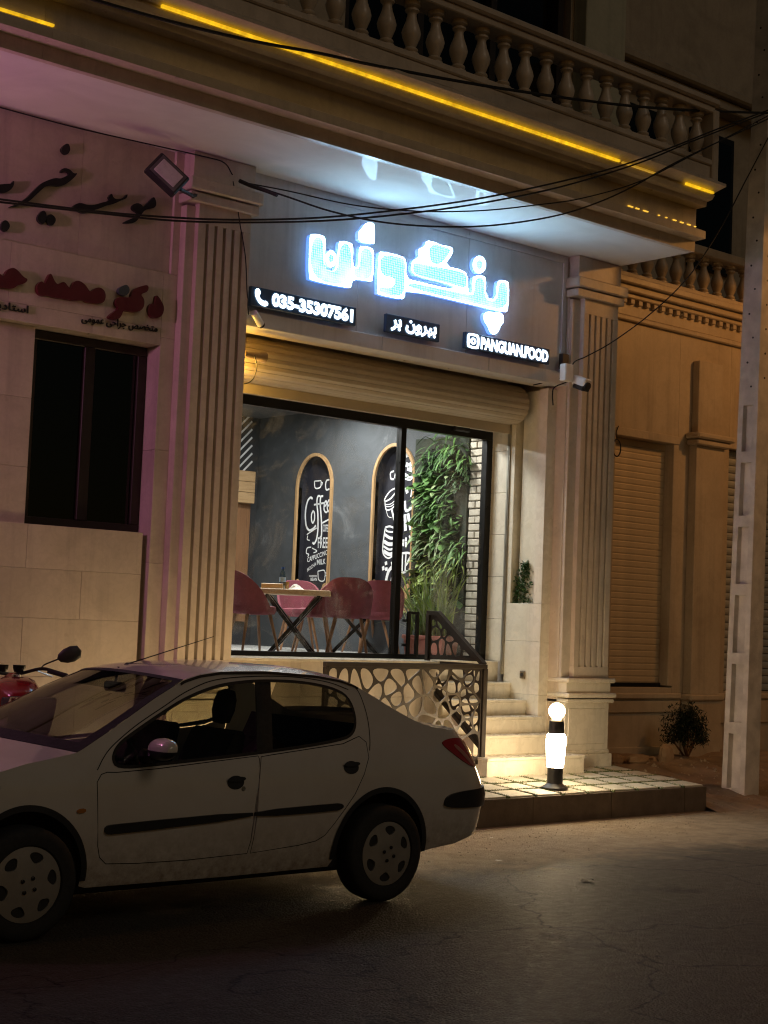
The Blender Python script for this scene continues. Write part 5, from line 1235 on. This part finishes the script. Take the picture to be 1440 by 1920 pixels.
outline = [(UF, .24), (3.2, .22)] + arch_pts(AXF, .25) + [(4.3, .235), (5.2, .225), (5.98, .23)] + arch_pts(AXR, .27) + [(6.80, .285), (7.05, .31), (7.3, .35), (UR, .37)]
outline += [(u, Ez(u)) for u in np.linspace(UR, UF, 110)]
DF = [(4.345, .845), (4.318, .806), (4.324, .706), (4.344, .463), (4.362, .401), (4.404, .363), (4.6, .352), (4.93, .347), (5.345, .357), (5.362, .43), (5.405, .90), (5.400, .917), (4.70, .864), (4.44, .852), (4.38, .855)]
DR = [(5.372, .357), (5.723, .382), (5.85, .400), (5.915, .430), (5.98, .50), (6.06, .59), (6.127, .67), (6.20, .79), (6.245, .89), (6.245, .98), (6.20, 1.015), (6.06, .973), (5.50, .920), (5.424, .912), (5.385, .44)]
DR = DR
def skin(poly, holes, grid=.05, off=0.0):
    v2, tr = cdt(poly, holes, grid); return MB().add([cp(a, b, off) for a, b in v2], tr)
def both(name, m, mat, parent=None, smooth=True, angle=35, label=None):
    r = []
    for s in (0, 1):
        mm = MB(); mm.v = list(m.v) if s == 0 else [(x, 2 * YC - y, z) for x, y, z in m.v]; mm.f = list(m.f) if s == 0 else [f[::-1] for f in m.f]
        par = parent[s] if isinstance(parent, list) else (parent or car)
        o = mm.obj(name, mat, par, smooth, angle); r.append(o)
    return r
gp = .005
both('body_side', skin(outline, [SURR, off_poly(DF, gp), off_poly(DR, gp)]), M_paint)
dF = both('front_door', skin(DF, []), M_paint); dR = both('rear_door', skin(DR, []), M_paint)
# window rubber, panes, pillar
both('window_trim', skin(off_poly(SURR, .004), [off_poly(SURR, -.014)], .06, .002), M_rubber)
GF = [(4.40, .93), (4.435, .868), (4.691, .880), (5.41, .928), (5.505, 1.353), (5.408, 1.346), (5.196, 1.322), (4.971, 1.256), (4.789, 1.174), (4.597, 1.078), (4.455, 1.004)]
GR = [(5.505, .936), (6.055, .987), (6.168, 1.036), (6.208, 1.135), (6.184, 1.258), (6.07, 1.312), (5.833, 1.348), (5.60, 1.353)]
both('front_side_window', skin(smooth_poly(GF, 1), [], .07, -.006), M_carglass); both('rear_side_window', skin(smooth_poly(GR, 1), [], .07, -.006), glass('dark_tinted_glass', (.30, .30, .27), .005, .01))
both('window_pillar', skin([(5.395, .925), (5.515, .934), (5.615, 1.358), (5.495, 1.354)], [], .05, -.003), M_rubber)
# door handles, mouldings, lines
for dd, hx_, hz_ in ((dF, 5.23, .79), (dR, 6.10, .85)):
    m = MB(); cup_ = circ(hx_, hz_ - .018, .060, .040, 18); v2, tr = cdt(cup_, [], .02); m.add([cp(a, b, .0015) for a, b in v2], tr); hb = both('handle_recess', m, M_plastic, dd)
    m = MB(); v2, tr = cdt(smooth_poly([(hx_ - .065, hz_ + .012), (hx_ + .065, hz_ + .016), (hx_ + .06, hz_ - .012), (hx_ - .06, hz_ - .014)], 2), [], .02); m.add([cp(a, b, .014) for a, b in v2], tr); both('handle', m, M_plastic, dd)
m = MB(); v2, tr = cdt(circ(5.285, .735, .014, .014, 12)); m.add([cp(a, b, .003) for a, b in v2], tr); both('lock', m, M_chrome, dF)
def raised(poly, d, grid=.05, it=2):
    p = smooth_poly(poly, it); v2, tr = cdt(p, [], grid); n = len(v2); m = MB(); m.add([cp(a, b, d) for a, b in v2] + [cp(a, b, -.003) for a, b in v2], list(tr))
    cnt = {}
    for t in tr:
        for e_ in ((t[0], t[1]), (t[1], t[2]), (t[2], t[0])): cnt[e_] = 1
    m.f += [(b, a, a + n, b + n) for (a, b) in cnt if (b, a) not in cnt]; return m
both('door_moulding', raised([(4.372, .530), (4.372, .568), (4.42, .577), (5.352, .604), (5.352, .566), (4.42, .520)], .014, it=1), M_plastic, dF)
both('door_moulding', raised([(5.372, .566), (5.372, .604), (5.98, .622), (6.03, .615), (6.035, .590), (5.98, .575)], .014, it=1), M_plastic, dR)
both('bumper_strip', raised([(6.87, .575), (6.90, .632), (7.05, .655), (7.3, .66), (7.5, .66), (7.8, .655), (7.8, .545), (7.5, .535), (7.25, .54), (7.0, .545), (6.90, .555)], .016), M_plastic)
M_tail = None
t = NT('tail_lamp_red'); t.set(col=(.34, .02, .018), rough=.12, coat=.6, ecol=(.5, .03, .02), es=.0); M_tail = t.m
both('tail_lamp', raised([(6.905, .968), (6.98, .985), (7.12, .992), (7.28, .985), (7.34, .92), (7.36, .82), (7.28, .79), (7.16, .82), (7.02, .89), (6.93, .94)], .008), M_tail)
both('tail_lamp_stripe', raised([(7.04, .945), (7.09, .955), (7.20, .88), (7.26, .81), (7.22, .805), (7.14, .875)], .0095, it=1), simple('clear_lens', (.42, .20, .17), .15))
both('head_lamp', raised([(3.12, .62), (3.25, .72), (3.55, .80), (3.72, .82), (3.70, .76), (3.45, .66), (3.2, .58)], .006), simple('headlamp_lens', (.5, .5, .5), .1))
both('side_repeater', raised([(4.195, .645), (4.195, .668), (4.245, .672), (4.25, .65)], .008, .02, 1), simple('amber_lens', (.35, .14, .03), .2))
ln = MB()
for path in ([(6.262, .93), (6.29, 1.03), (6.302, 1.147), (6.285, 1.27), (6.25, 1.325)], [(4.318, .87), (4.36, .93), (4.43, .995), (4.6, 1.10), (4.8, 1.20), (4.99, 1.29), (5.2, 1.352), (5.5, 1.376), (5.8, 1.374), (6.05, 1.345), (6.2, 1.30)]):
    vs, fs = ribbon(catmull(path, 6), .006); ln.add([cp(a, b, .0012) for a, b in vs], [f[::-1] for f in fs])
both('panel_gap', ln, M_rubber)
gut = MB(); vs, fs = ribbon([(u, Ez(u) - .012) for u in np.linspace(4.95, 6.28, 60)], .014); gut.add([cp(a, b, .004) for a, b in vs], [f[::-1] for f in fs]); both('roof_gutter', gut, M_rubber)
for ax in (AXF, AXR):
    flr = MB(); a0 = arch_pts(ax, .27); n = len(a0)
    vs = []
    for (a, b) in a0: p = cp(a, b); vs += [p, (p[0], p[1] + .34, p[2])]
    flr.add(vs, [(2*i, 2*i+1, 2*i+3, 2*i+2) for i in range(n - 1)])
    cx = [(p[0], p[1] + .30, p[2]) for p in (cp(a, b) for a, b in a0)]
    flr.add([(ax, cx[0][1], AZ)] + cx, [(0, i + 1, i) for i in range(1, n)])
    both('wheel_arch_liner', flr, M_inner)
for ax in (AXR, AXF):
    al = MB(); vs, fs = ribbon([(ax + (AR + .012) * math.cos(a), AZ + (AR + .012) * 1.04 * math.sin(a)) for a in np.linspace(math.pi + .05, -.05, 40)], .034); al.add([cp(a, b, .008) for a, b in vs], fs)
    both('arch_lip', al, M_plastic)
# skins across the width
def strip_skin(us_, shift, crown, s0=-1, s1=1, nv=16, lift=0, flipn=False):
    vs, fs = [], []; n = len(us_)
    for i, u in enumerate(us_):
        t = i / (n - 1); x, y, z = csurf(u, Ez(u)); half = YC - y
        for k in range(nv + 1):
            s = s0 + (s1 - s0) * k / nv; q = 1 - s * s
            vs.append((x + shift(t) * q, YC + s * half, z + crown(t) * q + lift))
    for i in range(n - 1):
        for k in range(nv): a = i * (nv + 1) + k; fs.append((a, a + nv + 1, a + nv + 2, a + 1))
    return MB().add(vs, fs)
lin = lambda a, b: (lambda t: a + (b - a) * t)
strip_skin(np.linspace(UF + .02, 4.21, 40), lambda t: -.26 * t ** 2, lin(.0, .055)).obj('bonnet', M_paint, car, True, 60)
WSs, WSc = lin(-.26, -.13), lin(.055, .035)
strip_skin(np.linspace(4.21, 4.98, 22), WSs, WSc).obj('windscreen', M_wsglass, car, True, 60)
us_ws = np.linspace(4.21, 4.98, 22)
fm = MB()
for a, b in ((-1.0, -.93), (.93, 1.0)):
    q = strip_skin(us_ws, WSs, WSc, a, b, 2, .003); fm.add(q.v, q.f)
def sub_strip(t0, t1):
    us2 = np.linspace(4.21 + .77 * t0, 4.21 + .77 * t1, 3); s_ = lambda t: WSs(t0 + (t1 - t0) * t); c_ = lambda t: WSc(t0 + (t1 - t0) * t)
    q = strip_skin(us2, s_, c_, lift=.003); fm.add(q.v, q.f)
sub_strip(0, .10); sub_strip(.96, 1)
fm.obj('windscreen_border', M_rubber, car, True, 60)
strip_skin(np.linspace(4.98, 6.22, 40), lin(-.13, .10), lin(.035, .042)).obj('roof', M_paint, car, True, 60)
strip_skin(np.linspace(6.22, 6.70, 20), lin(.10, .10), lin(.042, .03)).obj('rear_window', M_carglass, car, True, 60)
strip_skin(np.linspace(6.70, UR - .01, 40), lambda t: .10 * (1 - t) ** 1.5, lin(.03, .008)).obj('boot_lid', M_paint, car, True, 60)
MB().tube([(4.98 - .11, YC - .08, 1.452), (4.62, YC + .02, 1.452 + .0)][::-1], .004, 5)
ab = (5.02, YC - .0, 1.392)
MB().lathe([(.03, 0), (.022, .02), (.008, .03)], 12, (4.99, YC + .05, 1.393)).tube([(4.99, YC + .05, 1.415), (5.62, YC + .05, 1.60)], [.005, .0025], 6).obj('aerial', M_plastic, car)
# cabin
MB().bbox(4.15, 6.65, YC - .74, YC + .74, .20, .52, .02).obj('cabin_floor', M_inner, car)
MB().bbox(3.2, 6.72, YC - .62, YC + .62, .17, .26, .02).bbox(6.25, 7.15, YC - .52, YC + .52, .3, .95, .03).bbox(3.3, 4.15, YC - .50, YC + .50, .3, .80, .03).obj('underbody', M_inner, car)
MB().slab(smooth_poly([(4.10, .60), (4.10, .90), (4.30, .95), (4.55, .90), (4.66, .80), (4.66, .60)], 1), [], lambda a, b, t: (a, YC - .66 + t, b), 1.32).obj('dashboard', M_inner, car)
def seat(x, y, w, parentname):
    s = empty(parentname, (x, y, .45)); attach(s, car)
    MB().bbox(x - .25, x + .27, y - w / 2, y + w / 2, .50, .66, .05).obj('seat_cushion', M_inner, s)
    MB().slab(smooth_poly([(x + .20, .60), (x + .36, .60), (x + .47, 1.00), (x + .44, 1.06), (x + .37, 1.02)], 1), [], lambda a, b, t: (a, y - w * .47 + t, b), w * .94).obj('seat_back', M_inner, s)
    vs = MB().lathe([(.02, -.11), (.07, -.10), (.095, -.02), (.095, .05), (.07, .11), (.02, .125)], 16, (0, 0, 0)); vs.v = [(a * .55 + x + .46 + c * .15, b * 1.05 + y, c * .9 + 1.175) for a, b, c in vs.v]; vs.obj('headrest', M_inner, s, True, 60)
seat(4.98, YC - .36, .50, 'front_seat'); seat(4.98, YC + .36, .50, 'front_seat')
MB().bbox(5.75, 6.2, YC - .62, YC + .62, .50, .66, .05).obj('rear_bench', M_inner, car)
MB().slab([(6.10, .60), (6.25, .60), (6.42, 1.06), (6.34, 1.08)], [], lambda a, b, t: (a, YC - .60 + t, b), 1.20).obj('rear_backrest', M_inner, car)
MB().slab([(6.36, .98), (6.72, 1.02), (6.72, 1.0), (6.36, .96)], [], lambda a, b, t: (a, YC - .58 + t, b), 1.16).obj('parcel_shelf', M_inner, car)
sw = MB().tube([(4.72 - .06 * math.sin(a), YC - .36 + .18 * math.cos(a), .90 + .17 * math.sin(a)) for a in np.linspace(0, 6.2832, 26)], .013, 6); sw.tube([(4.72, YC - .54, .9), (4.70, YC - .36, .88), (4.72, YC - .18, .9)], .014, 6).tube([(4.70, YC - .36, .88), (4.55, YC - .36, .84)], .025, 6).obj('steering_wheel', M_inner, car)
MB().bbox(4.86, 4.90, YC - .11, YC + .11, 1.25, 1.31, .012).tube([(4.88, YC, 1.30), (4.90, YC, 1.40)], .008, 6).obj('rear_view_mirror', M_inner, car)
# door mirrors
mm = MB(); mx, my, mz = 4.66, YC - .80 - .115, .985
vs, fs = [], []; nu, nv = 18, 10
def pod(zlo, zhi):
    m = MB(); vs, fs = [], []
    for j in range(nv + 1):
        zz_ = zlo + (zhi - zlo) * j / nv; r = math.sqrt(max(0, 1 - min(1, abs(zz_)) ** 2.4))
        for i in range(nu):
            a = 2 * math.pi * i / nu; sq = (abs(math.cos(a)) ** 3 + abs(math.sin(a)) ** 3) ** (-1 / 3)
            vs.append((mx + .055 * r * math.cos(a) * sq + .01 * zz_, my + .11 * r * math.sin(a) * sq, mz + .062 * zz_))
    for j in range(nv):
        for i in range(nu): fs.append((j*nu+i, j*nu+(i+1) % nu, (j+1)*nu+(i+1) % nu, (j+1)*nu+i))
    return m.add(vs, fs)
mo = both('door_mirror', pod(-.15, 1.0), M_paint); both('mirror_shell', pod(-1.0, -.13), M_plastic, mo)
both('mirror_foot', MB().tube([(mx - .02, my + .05, mz - .04), (mx - .03, YC - .775, mz - .05)], [.035, .045], 8), M_plastic, mo)
# wheels
M_hub = simple('hubcap_grey', (.30, .28, .25), .42, .25, var=.1, grime=.4)
def wheel(ax, side, turn):
    yw = YC - .79 if side < 0 else YC + .79
    w = empty('wheel', (ax, yw, AZ)); attach(w, car); w.matrix_parent_inverse = BASE[car.name]
    s = -1 if side < 0 else 1
    tyre = [(.20, -.08), (.205, -.09), (.245, -.094), (.275, -.088), (.294, -.07), (.298, -.03), (.298, .03), (.294, .07), (.275, .088), (.245, .094), (.205, .09), (.20, .08)]
    MB().lathe(tyre, 40, (ax, yw, AZ), 'Y').obj('tyre', M_rubber, w, True, 50)
    MB().lathe([(.02, -.02), (.195, -.02), (.195, .02), (.02, .02)], 24, (ax, yw, AZ), 'Y').obj('rim_well', M_inner, w)
    holes = []
    for k in range(6):
        a0 = k * 60 + turn; pts = []
        for da, r in ((-17, .150), (-12, .168), (0, .174), (12, .168), (17, .150), (9, .122), (0, .112), (-9, .122)): pts.append((r * math.cos(R(a0 + da)), r * math.sin(R(a0 + da))))
        holes.append(smooth_poly(pts, 2))
    v2, tr = cdt(circ(0, 0, .196, .196, 48), holes, .02); m = MB(); n = len(v2)
    def dome(a, b): r = math.hypot(a, b); return .080 + .022 * math.cos(min(1, r / .196) * 1.5)
    m.add([(ax + a, yw + s * dome(a, b), AZ + b) for a, b in v2] + [(ax + a, yw + s * (dome(a, b) - .02), AZ + b) for a, b in v2], [t_ if s > 0 else t_[::-1] for t_ in tr])
    cnt = {}
    for t_ in tr:
        for e_ in ((t_[0], t_[1]), (t_[1], t_[2]), (t_[2], t_[0])): cnt[e_] = 1
    m.f += [(b, a, a + n, b + n) for (a, b) in cnt if (b, a) not in cnt]; m.obj('hubcap', M_hub, w, True, 40)
    bm_ = MB()
    for k in range(4): a = R(k * 90 + 45 + turn); bm_.lathe([(.011, -.004), (.011, .004), (.005, .006)], 8, (ax + .042 * math.cos(a), yw + s * .104, AZ + .042 * math.sin(a)), 'Y')
    bm_.obj('wheel_bolts', M_dark, w)
for ax, tn in ((AXF, 12), (AXR, 24)):
    for sd in (-1, 1): wheel(ax, sd, tn)

# ------------------------------------------------------------------ red motorcycle behind the car
q = onY(20, 1268, 10.02); hd = Vector((.35, .937, 0)).normalized(); rt = Vector((hd.y, -hd.x, 0))
bz0 = pz(10.0)
bike = empty('motorcycle', (q[0] - hd.x * .5, q[1] - hd.y * .5, bz0), 'red motorcycle with black mirror parked on the pavement behind the car bonnet', 'motorcycle')
cl_ = Vector(q)
def bp(f, r, u): v = cl_ + hd * f + rt * r; return (v.x, v.y, cl_.z + u)
M_redp = NT('red_tank_paint'); M_redp.set(col=(.22, .012, .014), rough=.18, coat=.6); M_redp = M_redp.m
MB().tube(catmull([bp(-.10, -.36, .02), bp(-.03, -.22, .06), bp(0, -.06, .02), bp(0, .06, .02), bp(-.03, .22, .06), bp(-.10, .36, .02)], 6), .012, 8).obj('handlebar', M_dark, bike, True)
for s in (-1, 1):
    MB().tube([bp(-.06, s * .25, .05), bp(-.105, s * .38, .015)], .019, 10).obj('grip', M_rubber, bike, True)
    MB().tube(catmull([bp(-.03, s * .21, .07), bp(.0, s * .235, .09), bp(-.02, s * .32, .13)], 5), .006, 6).obj('mirror_stalk', M_dark, bike, True)
    m = MB().lathe([(.004, -.09), (.03, -.075), (.052, -.03), (.058, .02), (.045, .07), (.004, .088)], 14)
    m.v = [(a, b * .35, c) for a, b, c in m.v]; c0 = Vector(bp(-.03, s * .40, .165))
    ax_ = (rt * s + Vector((0, 0, .38))).normalized(); nrm = (-hd).normalized(); sd_ = ax_.cross(nrm)
    m.v = [tuple(c0 + sd_ * a + nrm * b + ax_ * c) for a, b, c in m.v]; m.obj('mirror', M_plastic, bike, True, 60)
    MB().tube([bp(-.02, s * .13, -.02), bp(.24, s * .09, -.66)], .022, 8).obj('fork', M_chrome, bike, True)
    MB().tube([bp(.02, s * .16, .05), bp(.08, s * .30, .0)], .006, 6).obj('lever', M_chrome, bike, True)
    MB().lathe([(.03, -.02), (.028, .03), (.008, .04)], 10, bp(.10, s * .2, -.16), 'X').obj('indicator', simple('amber_indicator%d' % s, (.5, .2, .03), .25), bike, True)
# tank: lofted rounded body
vs, fs = [], []; secs = [(-.10, .05, -.10, .03), (-.18, .13, -.20, -.01), (-.32, .165, -.24, .015), (-.46, .15, -.24, -.01), (-.58, .10, -.23, -.07), (-.64, .04, -.20, -.12)]
for f, w_, zb, zt in secs:
    for k in range(16):
        a = 2 * math.pi * k / 16; c, s_ = math.cos(a), math.sin(a); vs.append(bp(f, w_ * math.copysign(abs(c) ** .7, c), (zb + zt) / 2 + (zt - zb) / 2 * math.copysign(abs(s_) ** .7, s_)))
fs = [(i*16+k, i*16+(k+1) % 16, (i+1)*16+(k+1) % 16, (i+1)*16+k) for i in range(len(secs)-1) for k in range(16)] + [tuple(range(16))[::-1], tuple(range(80, 96))]
MB().add(vs, fs).obj('fuel_tank', M_redp, bike, True, 60)
MB().lathe([(.03, 0), (.03, .015), (.02, .02)], 12, bp(-.32, 0, .012)).obj('filler_cap', M_chrome, bike)
MB().slab(smooth_poly([(-.56, -.20), (-.60, -.10), (-.80, -.13), (-1.20, -.06), (-1.24, -.12), (-.9, -.20)], 2), [], lambda a, b, t: bp(a, -.12 + t, b), .24).obj('saddle', M_rubber, bike, True, 40)
MB().slab(smooth_poly([(-.65, -.22), (-1.1, -.14), (-1.35, -.05), (-1.30, -.16), (-1.0, -.36), (-.72, -.40)], 1), [], lambda a, b, t: bp(a, -.14 + t, b), .28).obj('side_panel', M_redp, bike, True, 40)
m = MB().lathe([(.03, .13), (.08, .11), (.10, .04), (.10, 0), (.02, -.005)], 16); hb_ = Vector(bp(.10, 0, -.10)); m.v = [tuple(hb_ + hd * (.12 - c) + rt * a + Vector((0, 0, b))) for a, b, c in m.v]; m.obj('headlamp', M_chrome, bike, True, 50)
MB().lathe([(.035, 0), (.045, .03), (.045, .05)], 14, bp(.03, .06, .03)).lathe([(.035, 0), (.045, .03), (.045, .05)], 14, bp(.03, -.06, .03)).obj('gauges', M_dark, bike, True, 40)
rw_ = cl_.z - bz0
for f, nm in ((.30, 'front_wheel'), (-1.02, 'rear_wheel')):
    c0 = Vector(bp(f, 0, -rw_ + .30)); m = MB(); 
    for k in range(30):
        a = 2 * math.pi * k / 30
    ringp = [tuple(c0 + hd * .255 * math.cos(a) + Vector((0, 0, .255 * math.sin(a)))) for a in np.linspace(0, 2 * math.pi, 31)]
    w_ = MB().tube(ringp, .045, 8, False).obj(nm, M_rubber, bike, True); h2 = MB().tube([tuple(c0 - rt * .05), tuple(c0 + rt * .05)], .035, 10)
    for k in range(10): a = k * .628; h2.tube([tuple(c0), tuple(c0 + hd * .22 * math.cos(a) + Vector((0, 0, .22 * math.sin(a))))], .006, 5)
    h2.obj('spokes', M_chrome, w_, True)
MB().bbox(-.16, .16, -.17, .17, -.18, .18, .03).rot(Matrix.Translation(bp(-.42, 0, -.50)) @ Matrix.Rotation(math.atan2(hd.y, hd.x), 4, 'Z')).obj('engine', simple('engine_alloy', (.2, .2, .2), .4, .7), bike)
MB().tube(catmull([bp(-.3, .12, -.55), bp(-.5, .2, -.68), bp(-.9, .2, -.66), bp(-1.3, .2, -.55)], 6), .038, 8).obj('exhaust', M_chrome, bike, True)
MB().tube([bp(-.05, 0, -.05), bp(-.2, 0, -.25), bp(-.5, 0, -.3), bp(-1.0, 0, -.25)], .03, 8).tube([bp(-.62, 0, -.62), bp(-1.02, .1, -.69)], .025, 6).tube([bp(-.5, -.1, -.6), bp(-.4, -.34, -rw_ + .003)], .014, 6).obj('frame', M_dark, bike, True)
